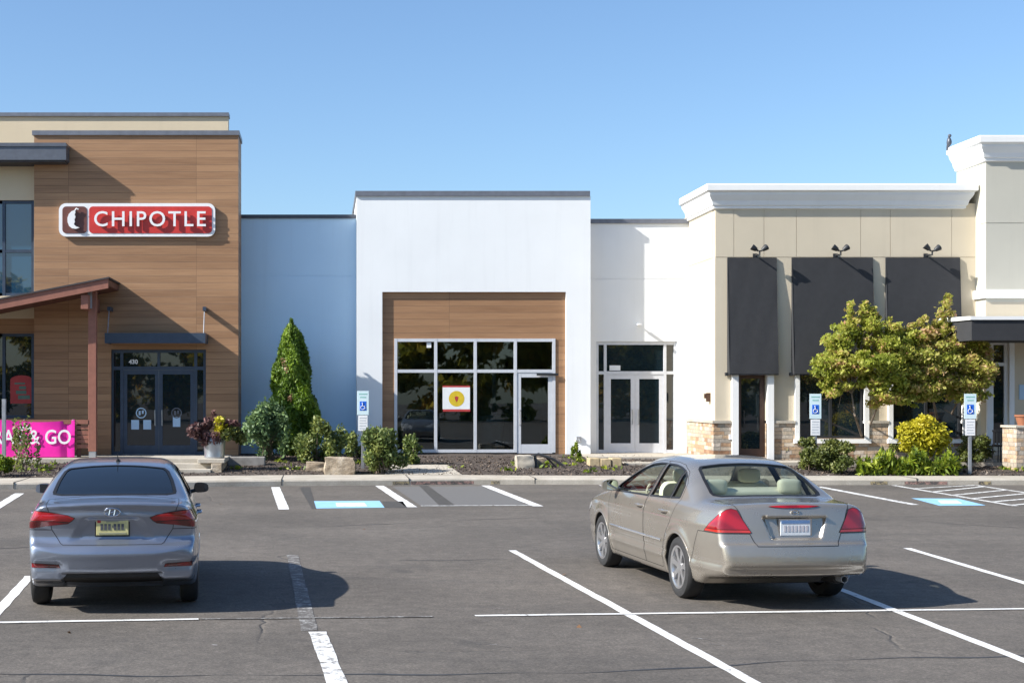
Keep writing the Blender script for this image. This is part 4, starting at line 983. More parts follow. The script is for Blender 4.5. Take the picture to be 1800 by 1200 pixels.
    m = MB()
    for px, py in ((1604, 780), (1632, 785), (1648, 785)): m.tube([(wx(1604 if px < 1620 else 1630, yk), yk, p.z-.03), (wx(px, yk), yk, wz(py, yk))], [.03, .015], 6)
    m.build('stems', M['bark'], t)
    def at(px, py): return on_bed(px, py)
    w = lambda px, y: px*y/F
    def put(name, label, cat, px, py, wpx, hpx, n, leaf, mat, seed, **k):
        q = at(px, py); return bush(name, label, cat, q, w(wpx, q.y), w(hpx, q.y), n, leaf, mat, seed, **k)
    put('shrub', 'loose blue green shrub between flower pot and arborvitae', 'shrub', 470, 808, 118, 92, 2600, .085, LM['bluish'], 31, spiky=.7, clumps=24, stems=20)
    put('rose_bush', 'sprawling yellow green rose bush just right of the arborvitae foot', 'bush', 566, 812, 96, 72, 1900, .075, LM['rose'], 32, spiky=.5, clumps=22, stems=16)
    put('rose_bush', 'thin rose bush behind the stone block and the left parking sign', 'bush', 622, 803, 60, 42, 700, .07, LM['rose'], 33, spiky=.5, clumps=12)
    put('rose_bush', 'full rounded green bush beside the concrete path', 'bush', 672, 832, 92, 76, 2600, .075, LM['rose'], 34, spiky=.25, clumps=22)
    put('rose_bush', 'low small bush between rounded bush and vacant shop window', 'bush', 722, 816, 50, 48, 900, .07, LM['rose'], 35, spiky=.25)
    put('hedge', 'dark clipped hedge mound beside the white trimmed window', 'hedge', 1424, 826, 56, 62, 1900, .055, LM['hedge'], 36, clumps=18, tint_spread=.15)
    put('hedge', 'olive rounded hedge mound in front of the leaning tree trunk', 'hedge', 1470, 831, 84, 60, 2800, .055, LM['hedge'], 37, clumps=22, tint_spread=.2)
    put('shrub', 'small loose shrub right of the brown shop door', 'shrub', 1377, 806, 48, 50, 700, .06, LM['rose'], 38, spiky=.4)
    put('hedge', 'dark green hedge mound behind the rightmost parking sign', 'hedge', 1712, 818, 62, 62, 1900, .055, LM['hedge'], 39, clumps=18, tint_spread=.12)
    put('shrub', 'dark shrub hidden under the two autumn trees beside the golden shrub', 'shrub', 1572, 806, 70, 44, 1500, .06, LM['hedge'], 40, clumps=16)
    put('shrub', 'sparse upright green shrub in front of the magenta banner', 'shrub', 36, 826, 92, 80, 300, .075, LM['rose'], 41, spiky=1.1, clumps=15, stems=15)
    put('shrub', 'low green shrub at the left edge of the bed below the banner', 'shrub', -2, 836, 54, 36, 900, .07, LM['lime'], 42)
    put('shrub', 'small bright yellow green shrub by the hose tap', 'shrub', 1016, 809, 24, 28, 350, .06, LM['lime'], 43, spiky=.6, clumps=8)
    # lime ground cover along the kerb
    rng = np.random.default_rng(51); n = 4200
    px = rng.uniform(1508, 1684, n); u = rng.uniform(0, 1, n)
    P = []
    for a, b in zip(px, u):
        q0 = on_bed(a, 836-14*b*rng.uniform(.2, 1)); hh = (.42+.16*math.sin(a*.11)+.08*math.sin(a*.31))*(.75+.25*math.sin((a-1508)/176*math.pi))
        P.append((q0.x, q0.y, q0.z+hh*rng.uniform(0, 1)))
    o = leaves('ground_cover', P, np.zeros((n, 3))+[0, -.3, .6], .06, LM['lime'], None, rng, 4.0, .3, None, 2.2)
    tag(o, 'strip of lime green daylily leaves along the right kerb', 'ground cover', kind='stuff')
    P = []
    for k in range(46):
        a = rng.choice([rng.uniform(760, 1090), rng.uniform(1500, 1800), rng.uniform(-10, 95), rng.uniform(395, 640)]); q = on_bed(a, rng.uniform(802, 832)); m = int(rng.integers(8, 22)); s = rng.uniform(.05, .14)
        P += [(q.x+rng.normal(scale=s), q.y+rng.normal(scale=s), q.z+abs(rng.normal(scale=.04))+.02) for _ in range(m)]
    o = leaves('weeds', P, np.zeros((len(P), 3))+[0, 0, 1], .06, LM['lime'], None, rng, 2.2, .4, None, .5)
    tag(o, 'scattered small green weeds in the mulch beds', 'weeds', kind='stuff')
    # chips of bark mulch lying on the bed
    P = []
    for k in range(15000):
        x = rng.uniform(-8, 20); y0 = kerb_y(x)+walk_w(x); y = rng.uniform(y0-.05, 39.5); P.append((x, y, bed_z(x, y)+.012+rng.uniform(0, .012)))
    o = leaves('bark_chips', P, np.zeros((len(P), 3))+[0, 0, 1], .028, leaf_mat('bark_chip', [(0, (.02, .014, .011)), (.6, (.07, .05, .04)), (1, (.2, .15, .11))], .0), None, rng, 2.6, 1.2)
    tag(o, 'loose dark bark chips covering the beds', 'bark mulch', kind='stuff')
    # fallen leaves on the asphalt
    P = [(g.x, g.y, .008) for g in [gnd(*q) for q in ((388, 886), (455, 882), (122, 1112), (1018, 1102), (1155, 905), (990, 1010), (640, 930))]]
    o = leaves('fallen_leaves', P, np.zeros((len(P), 3))+[0, 0, 1], .055, LM['dry'], None, rng, 1.6, 3.0)
    tag(o, 'few fallen brown leaves on the asphalt', 'leaves', kind='stuff')
    # wood across the road behind the camera: seen only as reflections in the shop windows and car paint
    C, Rd = [], []
    for k in range(30):
        x = -56+4.0*k+rng.uniform(-1.5, 1.5); y = -34+rng.uniform(-4, 4); hh = rng.uniform(9.0, 13.0)
        for _ in range(16): C.append((x+rng.normal(scale=1.5), y+rng.normal(scale=1.5), hh*rng.uniform(.05, .95))); Rd.append((1.7, 1.5, 1.3))
    P, N, k = blob_points(rng, C, Rd, 75000, .2)
    o = leaves('far_wood', P, N, .5, LM['far'], None, rng, 1.5, .5, rng.uniform(.1, .9, len(C))[k])
    tag(o, 'autumn wood across the road, seen as reflections in the shop windows', 'wood', kind='stuff')
def small_things():
    # accessible parking signs
    for (px, ytop, ybot, base, lab) in ((638, 687, 757, (638, 822), 'accessible parking sign standing before the white column of the vacant shop'),
                                        (1433, 692, 765, (1433, 822), 'accessible parking sign in front of the clipped hedge mounds'),
                                        (1705, 692, 765, (1705, 832), 'accessible parking sign rightmost, beside the golden shrub')):
        q = on_bed(*base); y = q.y; k = y/F
        t = thing('parking_sign', lab, 'sign', q, group='accessible parking signs')
        z1, z0 = wz(ytop, y), wz(ybot, y); hh = z1-z0
        MB().box(q.x-.03, q.x+.03, y-.012, y+.012, q.z-.1, z1-.02).box(q.x-.045, q.x-.03, y+.0, y+.012, q.z-.1, z1-.02).box(q.x+.03, q.x+.045, y, y+.012, q.z-.1, z1-.02).build('post', M['steel'], t)
        zs = [z1, z1-hh*.60, z1-hh*.615, z0]
        p = MB().bbox(q.x-.15, q.x+.15, y-.022, y-.013, zs[1], zs[0], .004).build('main_panel', M['sign_cyan'], t)
        zc = z1-hh*.37
        MB().box(q.x-.085, q.x+.085, y-.0265, y-.0225, zc-.12, zc+.115).build('blue_square', M['sign_blue'], p)
        f = MB()   # wheelchair figure
        f.tube([(q.x-.015, y-.03, zc+.085), (q.x-.015, y-.03, zc+.07)], .016, 8).tube([(q.x-.012, y-.03, zc+.06), (q.x-.008, y-.03, zc-.01), (q.x+.04, y-.03, zc-.012), (q.x+.055, y-.03, zc-.07)], .009, 6)
        f.tube([(q.x-.01+.05*math.cos(a), y-.03, zc-.045+.05*math.sin(a)) for a in [R(110+i*25) for i in range(10)]], .007, 6)
        f.build('figure_mark', M['sign_white'], p)
        g = MB()
        for i, (a, b) in enumerate(((.06, .30), (.14, .22))): g.box(q.x-b*.36, q.x+b*.36, y-.025, y-.0225, z1-hh*a-.03, z1-hh*a+.0)
        g.build('print', M['sign_green'], p)
        l = MB().bbox(q.x-.12, q.x+.12, y-.022, y-.013, zs[3], zs[2], .004).build('lower_panel', M['sign_white'], t)
        g = MB()
        for i in range(5): g.box(q.x-.09, q.x+.09-.02*(i % 2), y-.025, y-.0225, zs[2]-.05-i*.068-.018, zs[2]-.05-i*.068)
        g.build('print', M['sign_grey'], l)
    # bare steel post at the left edge
    y = 36.6; x = wx(7, y)
    o = MB().box(x-.04, x+.04, y-.015, y+.015, bed_z(x, y)-.1, wz(701, y)).box(x-.055, x-.04, y, y+.015, bed_z(x, y)-.1, wz(701, y)).box(x+.04, x+.055, y, y+.015, bed_z(x, y)-.1, wz(701, y))
    solo(o, 'steel_post', M['steel'], 'bare grey steel post in front of the magenta banner', 'post', (x, y, bed_z(x, y)))
    # stone steps and pier up to the patio
    y = 35.5; x0, x1 = wx(250, y), wx(372, y)
    st = thing('stone_steps', 'pale stone steps with end pier carrying the flower pot, behind the grey sedan', 'steps', ((x0+x1)/2, y, .16))
    zt = wz(806, 36.0)
    MB().bbox(x0, x1, y-.25, y+.2, .1, .28, .012).bbox(x0, x1, y+.203, y+.65, .1, .40, .012).bbox(x0, x1, y+.653, 37.9, .1, zt, .012).build('tread', M['concrete'], st)
    MB().bbox(x1+.003, wx(393, y)-.03, y-.2, 37.3, .1, zt-.09, .015).build('pier', M['boulder'], st)
    MB().bbox(x1-.35, wx(395, y), y-.02, 37.4, zt-.087, zt+.015, .015).build('cap_stone', M['concrete'], st)
    # concrete edging right of the pier
    x0, x1 = wx(400, 37.2), wx(466, 37.2)
    o = MB().bbox(x0, x1, 37.1, 37.5, .25, wz(803, 37.1), .02)
    solo(o, 'concrete_edging', M['grey_slab'], 'grey concrete edging slab lying right of the flower pot', 'edging', (x0, 37.2, .25))
    # flower pot: leaning galvanised can with flowers
    q = Vector((wx(377, 36.1), 36.1, zt+.015)); rng = np.random.default_rng(61)
    t = thing('flower_pot', 'galvanised metal pot with purple and yellow flowers on the pale stone pier', 'flower pot', q)
    MB().lathe([(0, .0), (.25, .0), (.26, .02), (.255, .05), (.27, .3), (.285, .48), (.24, .58), (.20, .62), (.22, .66), (.19, .66), (.17, .6), (0, .58)], q, n=28).build('pot', M['pot'], t)
    MB().tube([q+Vector((-.2, -.12, .40)), q+Vector((-.34, -.2, .56)), q+Vector((-.24, -.16, .68))], .028).build('handle', M['pot'], t)
    for nm, mat, dx, dz, rx, rz, n, lf in (('purple_foliage', 'purple', -.36, .58, .36, .42, 1700, .055), ('yellow_foliage', 'gold', .22, .80, .32, .24, 1100, .055), ('green_foliage', 'hedge', .42, .55, .36, .36, 1400, .055), ('plum_flowers', 'purple', .3, .92, .42, .14, 450, .05)):
        P, N, k = blob_points(rng, [(q.x+dx+rng.normal(scale=rx*.4), q.y-.12+rng.normal(scale=.1), q.z+dz+rng.normal(scale=rz*.4)) for _ in range(7)], [(rx*.45, .2, rz*.45)]*7, n, .3)
        leaves(nm, P, N, lf, LM[mat], t, rng, 2.2, .5)
    P = [(q.x-.0+rng.normal(scale=.035), q.y-.05, q.z+.9+.3*rng.uniform(0, 1)) for _ in range(70)]
    leaves('pink_spike', P, np.zeros((70, 3)), .05, LM['purple'], t, rng, 2, 0, np.full(70, .95))
    # natural stone block and lower stones
    def rock(name, label, px, py, wpx, hpx, seed, depth=.6, flat=0.0, mat='boulder'):
        q = on_bed(px, py); k = q.y/F; rr = random.Random(seed)
        bm = bmesh.new(); bmesh.ops.create_cube(bm, size=1); bmesh.ops.subdivide_edges(bm, edges=bm.edges[:], cuts=7, use_grid_fill=True)
        from mathutils import noise
        for v in bm.verts:
            c = v.co.copy(); s = c.normalized()*.62; c = c*.80+s*.20
            nz = noise.fractal(c*2.6+Vector((seed, 0, 0)), 1.0, 2.0, 5); nb = noise.noise(c*1.3+Vector((0, seed, 0)))
            c *= 1+.10*nz+.14*nb
            v.co = Vector((c.x*wpx*k*.98, c.y*depth, (c.z+.46)*hpx*k))
        m = MB().bm(bm, True); m.v = [(q.x+a, q.y+b, q.z-.04+c) for a, b, c in m.v]
        return solo(m, name, M[mat], label, 'stone', q)
    rock('stone_block', 'squared pale natural stone block before the thin rose bush', 597, 832, 52, 33, 4)
    rock('stone', 'low brown stone left of the squared stone block', 558, 826, 40, 18, 9)
    rock('concrete_chunk', 'pale broken concrete chunk in the mulch below the storefront door', 922, 821, 32, 24, 13, .4, mat='concrete')
    rock('stone', 'grey stone with dark hollow beside the concrete chunk', 941, 819, 30, 18, 15, .35)
    q = on_bed(960, 822); k = q.y/F
    o = MB().tube([q+Vector((-.42, .1, .02)), q+Vector((-.36, .05, .3)), q+Vector((-.2, 0, .36)), q+Vector((.15, -.05, .24)), q+Vector((.42, -.1, .06))], .035).tube([q+Vector((-.28, .05, .33)), q+Vector((-.25, 0, .02))], .035).tube([q+Vector((-.02, .0, .3)), q+Vector((.26, .05, .02))], .028)
    solo(o, 'black_pipe', M['black'], 'bent black pipe lying against the stones below the storefront door', 'pipe', q)
    # tan step blocks before the double doors
    for (a, b, top, bot, lab, sd) in ((1036, 1094, 805, 822, 'tan stone step block in the mulch before the double doors', 3),):
        y = 37.0; x0, x1 = wx(a, y), wx(b, y)
        bm = bmesh.new(); m = MB()
        n = 3
        for i in range(n):
            m.bbox(x0+(x1-x0)*i/n+.006, x0+(x1-x0)*(i+1)/n-.006, y-.02*(i % 2), y+.45, .1, wz(top, y)-.02*(i == 1), .02)
        solo(m, 'step_block', M['step_stone'], lab, 'step', (x0, y, .2))
M['grey_slab'] = plain('grey_slab', (.22, .21, .20), .85, var=.2); M['sign_green'] = plain('green_print', (.25, .48, .44), 0.5); M['sign_grey'] = plain('grey_print', (.45, .48, .52), 0.5)
M['step_stone'] = plain('tan_stone', (.42, .33, .20), .85, var=.25, scale=9)
plants(); small_things()
# ================================================================= cars: smooth bodies grown from profile, plan and section curves
def spline(pts, closed=False, k=10):
    """Catmull-Rom through points; a point given twice makes a corner"""
    P = [np.array(p, float) for p in pts]; out = []
    n = len(P)
    for i in range(n if closed else n-1):
        p0, p1, p2, p3 = (P[(i-1) % n] if closed or i else P[i]), P[i], P[(i+1) % n], (P[(i+2) % n] if closed or i+2 < n else P[(i+1) % n])
        if np.allclose(p1, p2): continue
        t1, t2 = (p2-p0)/2, (p3-p1)/2; L = np.linalg.norm(p2-p1)
        for t in (t1, t2):
            m = np.linalg.norm(t)
            if m > L: t *= L/m
        for s in np.linspace(0, 1, k, endpoint=False):
            out.append((2*s**3-3*s**2+1)*p1+(s**3-2*s**2+s)*t1+(-2*s**3+3*s**2)*p2+(s**3-s**2)*t2)
    if not closed: out.append(P[-1])
    return np.array(out)
def fcurve(xs, ys):
    q = spline(list(zip(xs, ys)), k=16); return lambda v: np.interp(v, q[:, 0], q[:, 1])
def smax(a, b, k):
    h = np.maximum(k-np.abs(a-b), 0)/k; return np.maximum(a, b)+h*h*k*.25
class Body:
    def __init__(s, L, Wd, profile, width, plan, bow_r, bow_f, crown, axles, arch, edge, bumps=None, extra=None):
        s.L, s.W, s.axles, s.arch = L, Wd, axles, arch
        s.wz = fcurve(*zip(*width)); s.pl = fcurve(*zip(*plan)); s.bow_r, s.bow_f, s.crown, s.edge = bow_r, bow_f, crown, edge
        s.extra = extra
        poly = spline(profile, True, 10); s.poly = poly
        s.h = .01; s.o = np.array([-.3, -.1]); s.n = (int((L+.6)/s.h), int(1.8/s.h))
        gx = s.o[0]+np.arange(s.n[0])*s.h; gz = s.o[1]+np.arange(s.n[1])*s.h
        X, Z = np.meshgrid(gx, gz, indexing='ij'); D = np.full(X.shape, 1e9); inside = np.zeros(X.shape, bool)
        for a, b in zip(poly, np.roll(poly, -1, 0)):
            d = b-a; l = d@d
            if l < 1e-12: continue
            t = np.clip(((X-a[0])*d[0]+(Z-a[1])*d[1])/l, 0, 1); D = np.minimum(D, (X-a[0]-t*d[0])**2+(Z-a[1]-t*d[1])**2)
            c = (a[1] > Z) != (b[1] > Z)
            with np.errstate(divide='ignore', invalid='ignore'): xi = a[0]+(Z-a[1])/(b[1]-a[1] if b[1] != a[1] else 1e-9)*d[0]
            inside ^= c & (X < xi)
        D = np.sqrt(D); s.tab = np.where(inside, -D, D)
    def side(s, y, z):
        u = np.clip((y-s.o[0])/s.h, 0, s.n[0]-1.001); v = np.clip((z-s.o[1])/s.h, 0, s.n[1]-1.001)
        i, j = u.astype(int), v.astype(int); a, b = u-i, v-j; T = s.tab
        return (T[i, j]*(1-a)+T[i+1, j]*a)*(1-b)+(T[i, j+1]*(1-a)+T[i+1, j+1]*a)*b
    def f(s, x, y, z):
        t = np.clip(y/s.L, 0, 1); x2 = x*x
        ds = s.side(y-s.bow_r*x2*(1-t)**1.5+s.bow_f*x2*t**1.5, z+s.crown*x2*np.clip((z-.6)/.5, 0, 1))
        ax = np.abs(x); w = s.wz(z)*s.pl(y)
        for ya in s.axles:
            r = np.hypot(y-ya, z-s.arch[1]); w = w+.014*np.exp(-((r-s.arch[0]-.035)/.05)**2)
        if s.extra: w, ds = s.extra(x, y, z, w, ds)
        k = s.edge[0]+(s.edge[1]-s.edge[0])*np.clip((z-.95)/.35, 0, 1)
        f = smax(ds, (ax-w)*.96, k)
        for ya in s.axles:
            r = np.hypot(y-ya, z-s.arch[1]); f = smax(f, -np.maximum(r-s.arch[0], .50-ax), .012)
        return f
    def grad(s, P, e=2e-3):
        x, y, z = P.T; g = np.stack([s.f(x+e, y, z)-s.f(x-e, y, z), s.f(x, y+e, z)-s.f(x, y-e, z), s.f(x, y, z+e)-s.f(x, y, z-e)], 1)/(2*e)
        return g
    def mesh(s, step=.02):
        xs = np.arange(-s.W/2-.07, s.W/2+.0701, step); ys = np.arange(-.09, s.L+.09, step); zs = np.arange(.10, 1.56, step)
        F = s.f(*np.meshgrid(xs, ys, zs, indexing='ij')); S = F < 0
        nx, ny, nz = F.shape; c = np.zeros((nx-1, ny-1, nz-1), int); acc = np.zeros((nx-1, ny-1, nz-1, 3)); cnt = np.zeros((nx-1, ny-1, nz-1))
        offs = [(a, b, d) for a in (0, 1) for b in (0, 1) for d in (0, 1)]
        sl = lambda A, o: A[o[0]:nx-1+o[0], o[1]:ny-1+o[1], o[2]:nz-1+o[2]]
        for o in offs:
            for ax in range(3):
                if o[ax]: continue
                q = list(o); q[ax] = 1; f0, f1 = sl(F, o), sl(F, q); m = (f0 < 0) != (f1 < 0)
                t = np.where(m, f0/np.where(m, f0-f1, 1), 0)
                for k in range(3): acc[..., k] += m*(o[k]+(t if k == ax else 0))
                cnt += m
        act = cnt > 0; idx = np.full(act.shape, -1); idx[act] = np.arange(act.sum())
        I = np.argwhere(act); P = (I+acc[act]/cnt[act][:, None])*step+np.array([xs[0], ys[0], zs[0]])
        for _ in range(4):
            g = s.grad(P); v = s.f(*P.T); d = -(v/np.maximum((g*g).sum(1), .2))[:, None]*g
            n = np.linalg.norm(d, axis=1)[:, None]; P = P+d*np.minimum(1, .008/np.maximum(n, 1e-9))
        Q = []
        for ax in range(3):
            b, c_ = [(1, 2), (2, 0), (0, 1)][ax]
            A = [slice(None)]*3; B = [slice(None)]*3; A[ax] = slice(0, -1); B[ax] = slice(1, None)
            m = S[tuple(A)] != S[tuple(B)]
            lo = S[tuple(A)]; W_ = np.argwhere(m); fl = lo[m]
            ok = (W_[:, b] > 0) & (W_[:, c_] > 0) & (W_[:, b] < act.shape[b]) & (W_[:, c_] < act.shape[c_]); W_, fl = W_[ok], fl[ok]
            def cell(db, dc):
                q = W_.copy(); q[:, b] += db; q[:, c_] += dc; return idx[q[:, 0], q[:, 1], q[:, 2]]
            q = np.stack([cell(-1, -1), cell(0, -1), cell(0, 0), cell(-1, 0)], 1); q[~fl] = q[~fl][:, ::-1]; Q.append(q)
        return P, np.concatenate(Q)
    def solve(s, axis, a, b, lo, hi):
        """surface point along an axis: 'x' (y,z given), 'y' (x,z), 'z' (x,y); marches from lo to hi until inside"""
        t = np.linspace(lo, hi, 1200)
        p = {'x': (t, a+0*t, b+0*t), 'y': (a+0*t, t, b+0*t), 'z': (a+0*t, b+0*t, t)}[axis]
        v = s.f(*p); i = np.argmax(v < 0); return float(t[i])
class Cutter:
    def __init__(s, body, P, Q):
        s.b = body; s.bm = bmesh.new(); vs = [s.bm.verts.new(p) for p in P]
        for q in Q:
            try: s.bm.faces.new([vs[i] for i in q])
            except ValueError: pass
        s.edges = {}
    def cut(s, name, poly, U, V, pred, keep=False):
        """slice the faces (where pred(centre)) along a polygon given in coordinates u=U.p, v=V.p; return the piece as (verts, faces)"""
        bm = s.bm; U, V = Vector(U), Vector(V); Wd = U.cross(V).normalized(); n = len(poly)
        us = [p[0] for p in poly]; vs = [p[1] for p in poly]; m = .05
        near = lambda c: min(us)-m < c.dot(U) < max(us)+m and min(vs)-m < c.dot(V) < max(vs)+m and pred(c)
        G = U.dot(U), V.dot(V), U.dot(V); det = G[0]*G[1]-G[2]**2
        lift = lambda u, v: U*((u*G[1]-v*G[2])/det)+V*((v*G[0]-u*G[2])/det)
        for i in range(n):
            a, b = poly[i], poly[(i+1) % n]; A, B = lift(*a), lift(*b); d = (B-A)
            if d.length < 1e-6: continue
            e0, e1 = min(a[0], b[0])-.04, max(a[0], b[0])+.04; g0, g1 = min(a[1], b[1])-.04, max(a[1], b[1])+.04
            fs = [f for f in bm.faces if near(f.calc_center_median()) and e0 < f.calc_center_median().dot(U) < e1 and g0 < f.calc_center_median().dot(V) < g1]
            ed = {e for f in fs for e in f.edges}; ve = {v for f in fs for v in f.verts}
            bmesh.ops.bisect_plane(bm, geom=list(ve)+list(ed)+fs, dist=1e-4, plane_co=A, plane_no=d.cross(Wd).normalized())
        def inside(u, v):
            r = False
            for i in range(n):
                (x1, y1), (x2, y2) = poly[i], poly[(i+1) % n]
                if (y1 > v) != (y2 > v) and u < x1+(v-y1)/(y2-y1)*(x2-x1): r = not r
            return r
        fs = [f for f in bm.faces if near(f.calc_center_median()) and inside(f.calc_center_median().dot(U), f.calc_center_median().dot(V))]
        return s.take(name, fs)
    def where(s, name, pred):
        return s.take(name, [f for f in s.bm.faces if pred(f.calc_center_median(), f)])
    def take(s, name, fs):
        S = set(fs); B = []
        for f in fs:
            for e in f.edges:
                if not all(g in S for g in e.link_faces) or len(e.link_faces) == 1: B.append((e.verts[0].co.copy(), e.verts[1].co.copy()))
        s.edges[name] = B
        ix, V, Fc = {}, [], []
        for f in fs:
            r = []
            for v in f.verts:
                if v not in ix: ix[v] = len(V); V.append(v.co.copy())
                r.append(ix[v])
            Fc.append(r)
        bmesh.ops.delete(s.bm, geom=fs, context='FACES')
        return V, Fc
    def rest(s):
        s.bm.verts.index_update(); loose = [v for v in s.bm.verts if not v.link_faces]; bmesh.ops.delete(s.bm, geom=loose, context='VERTS')
        s.bm.verts.index_update(); return [v.co.copy() for v in s.bm.verts], [[v.index for v in f.verts] for f in s.bm.faces]
    def link(s, piece, name, mat, parent, offset=0.0, smooth=True, local=True):
        V, Fc = piece
        if not Fc: return None
        P = np.array([v[:] for v in V]); g = s.b.grad(P, .011); N = g/np.maximum(np.linalg.norm(g, axis=1)[:, None], 1e-9); P = P+N*offset
        me = bpy.data.meshes.new(name); me.from_pydata(P.tolist(), [], Fc); me.polygons.foreach_set('use_smooth', [True]*len(me.polygons))
        me.materials.append(mat); me.update()
        if smooth: me.normals_split_custom_set_from_vertices(N.tolist())
        o = bpy.data.objects.new(name, me); COL.objects.link(o); o.parent = parent; return o
    def seam(s, names, width, lift, mat, label, parent, depth=0.0):
        """thin dark strip along the outline of cut pieces"""
        m = MB()
        for nm in names:
            E = s.edges[nm]
            if not E: continue
            P = np.array([p[:] for e in E for p in e]); g = s.b.grad(P); N = g/np.maximum(np.linalg.norm(g, axis=1)[:, None], 1e-9)
            for i, (a, b) in enumerate(E):
                d = b-a
                if d.length < 1e-5: continue
                na, nb = Vector(N[2*i]), Vector(N[2*i+1]); d.normalize(); sa, sb = d.cross(na)*width/2, d.cross(nb)*width/2; x = d*width*.3
                m.add([a-x-sa+na*lift, b+x-sb+nb*lift, b+x+sb+nb*lift, a-x+sa+na*lift], [(0, 1, 2, 3)])
                if depth: m.add([a+na*lift, b+nb*lift, b-nb*depth, a-na*depth], [(0, 1, 2, 3)])
        o = m.build(label, mat); o.parent = parent; return o
def wheel(parent, x, y, r, w, rim_r, side, spokes, silver):
    """tyre and rim; side -1 left, +1 right (outer face)"""
    s = side; xo, xi = x+s*w/2, x-s*w/2
    e = bpy.data.objects.new('wheel', None); COL.objects.link(e); e.parent = parent; e.empty_display_size = .1
    prof = [(rim_r-.01, -w*.42), (rim_r+.02, -w/2+.005), (r-.06, -w/2), (r-.018, -w/2+.012), (r-.003, -w/2+.035), (r, -w*.2), (r, w*.2), (r-.003, w/2-.035), (r-.018, w/2-.012), (r-.06, w/2), (rim_r+.02, w/2-.005), (rim_r-.01, w*.42)]
    MB().lathe([(a, s*b) for a, b in prof], (x, y, r), 'x', 48).build('tyre', M['tyre'], e, True)
    m = MB().lathe([(rim_r+.006, s*w*.46), (rim_r-.004, s*w*.47), (rim_r-.02, s*w*.43), (rim_r-.03, s*w*.30), (rim_r-.035, -s*w*.3)], (x, y, r), 'x', 48)
    m.lathe([(.0, s*(w*.40)), (.03, s*(w*.40)), (.065, s*w*.37), (.075, s*w*.30)], (x, y, r), 'x', 24)
    for k in range(spokes):
        a = 2*math.pi*k/spokes+.3
        def pt(rad, off, h): return (x+s*h, y+rad*math.cos(a)-off*math.sin(a), r+rad*math.sin(a)+off*math.cos(a))
        vs = [pt(.05, -.030, w*.36), pt(.05, .030, w*.36), pt(.13, .026, w*.40), pt(.13, -.026, w*.40), pt(rim_r-.02, .042, w*.42), pt(rim_r-.02, -.042, w*.42)]
        vs2 = [(px-s*.03, py, pz) for px, py, pz in vs]
        m.add(vs+vs2, [(0, 1, 2, 3), (3, 2, 4, 5), (6, 9, 8, 7), (9, 11, 10, 8), (1, 7, 8, 2), (2, 8, 10, 4), (0, 3, 9, 6), (3, 5, 11, 9)])
    m.build('rim', silver, e, True)
    MB().lathe([(0, s*w*.1), (rim_r-.035, s*w*.1), (rim_r-.035, s*w*.08), (0, s*w*.08)], (x, y, r), 'x', 32).build('brake_backing', M['wheel_dark'], e, True)
    return e
def arch_lips(b, root, mat):
    for ya in b.axles:
        for sgn in (-1, 1):
            pts = []
            for k in range(41):
                a = R(-22+224*k/40); rr = b.arch[0]+.009; y, z = ya+rr*math.cos(a), b.arch[1]+rr*math.sin(a)
                if z < .24: continue
                pts.append((sgn*(b.solve('x', y, z, 1.2, .4)-.005), y, z))
            MB().tube(pts, .011, 8).build('wheel_arch_lip', mat, root, True)
def mirror(parent, x, y, z, side, paintm, glassm, sz=(.20, .10, .135)):
    bm = bmesh.new(); bmesh.ops.create_uvsphere(bm, u_segments=24, v_segments=16, radius=1)
    for v in bm.verts:
        c = v.co; p = .62
        q = [math.copysign(abs(t)**p, t) for t in c]
        yy = q[1]*sz[1]; yy = max(yy, -.018) if yy < 0 else yy*(1-.35*abs(q[0]))
        v.co = Vector((x+side*(sz[0]/2+.045)+q[0]*sz[0]/2*(1-.06*q[2]), y+yy, z+q[2]*sz[2]/2*(1-.12*side*q[0])))
    m = MB().bm(bm, True)
    m.tube([(x-side*.03, y+.03, z-.06), (x+side*.08, y+.03, z-.03)], .022, 8)
    o = m.build('mirror', paintm, parent, True)
    pts = []
    for k in range(28):
        a = 2*math.pi*k/28; ca, sa = math.cos(a), math.sin(a); ca, sa = math.copysign(abs(ca)**.55, ca), math.copysign(abs(sa)**.55, sa)
        pts.append((x+side*(sz[0]/2+.045)+ca*sz[0]/2*.88, y-.021+0.006*ca*side, z+sa*sz[2]/2*.84))
    MB().add(pts, [tuple(range(28))]).build('mirror_glass', glassm, o, True)
    return o
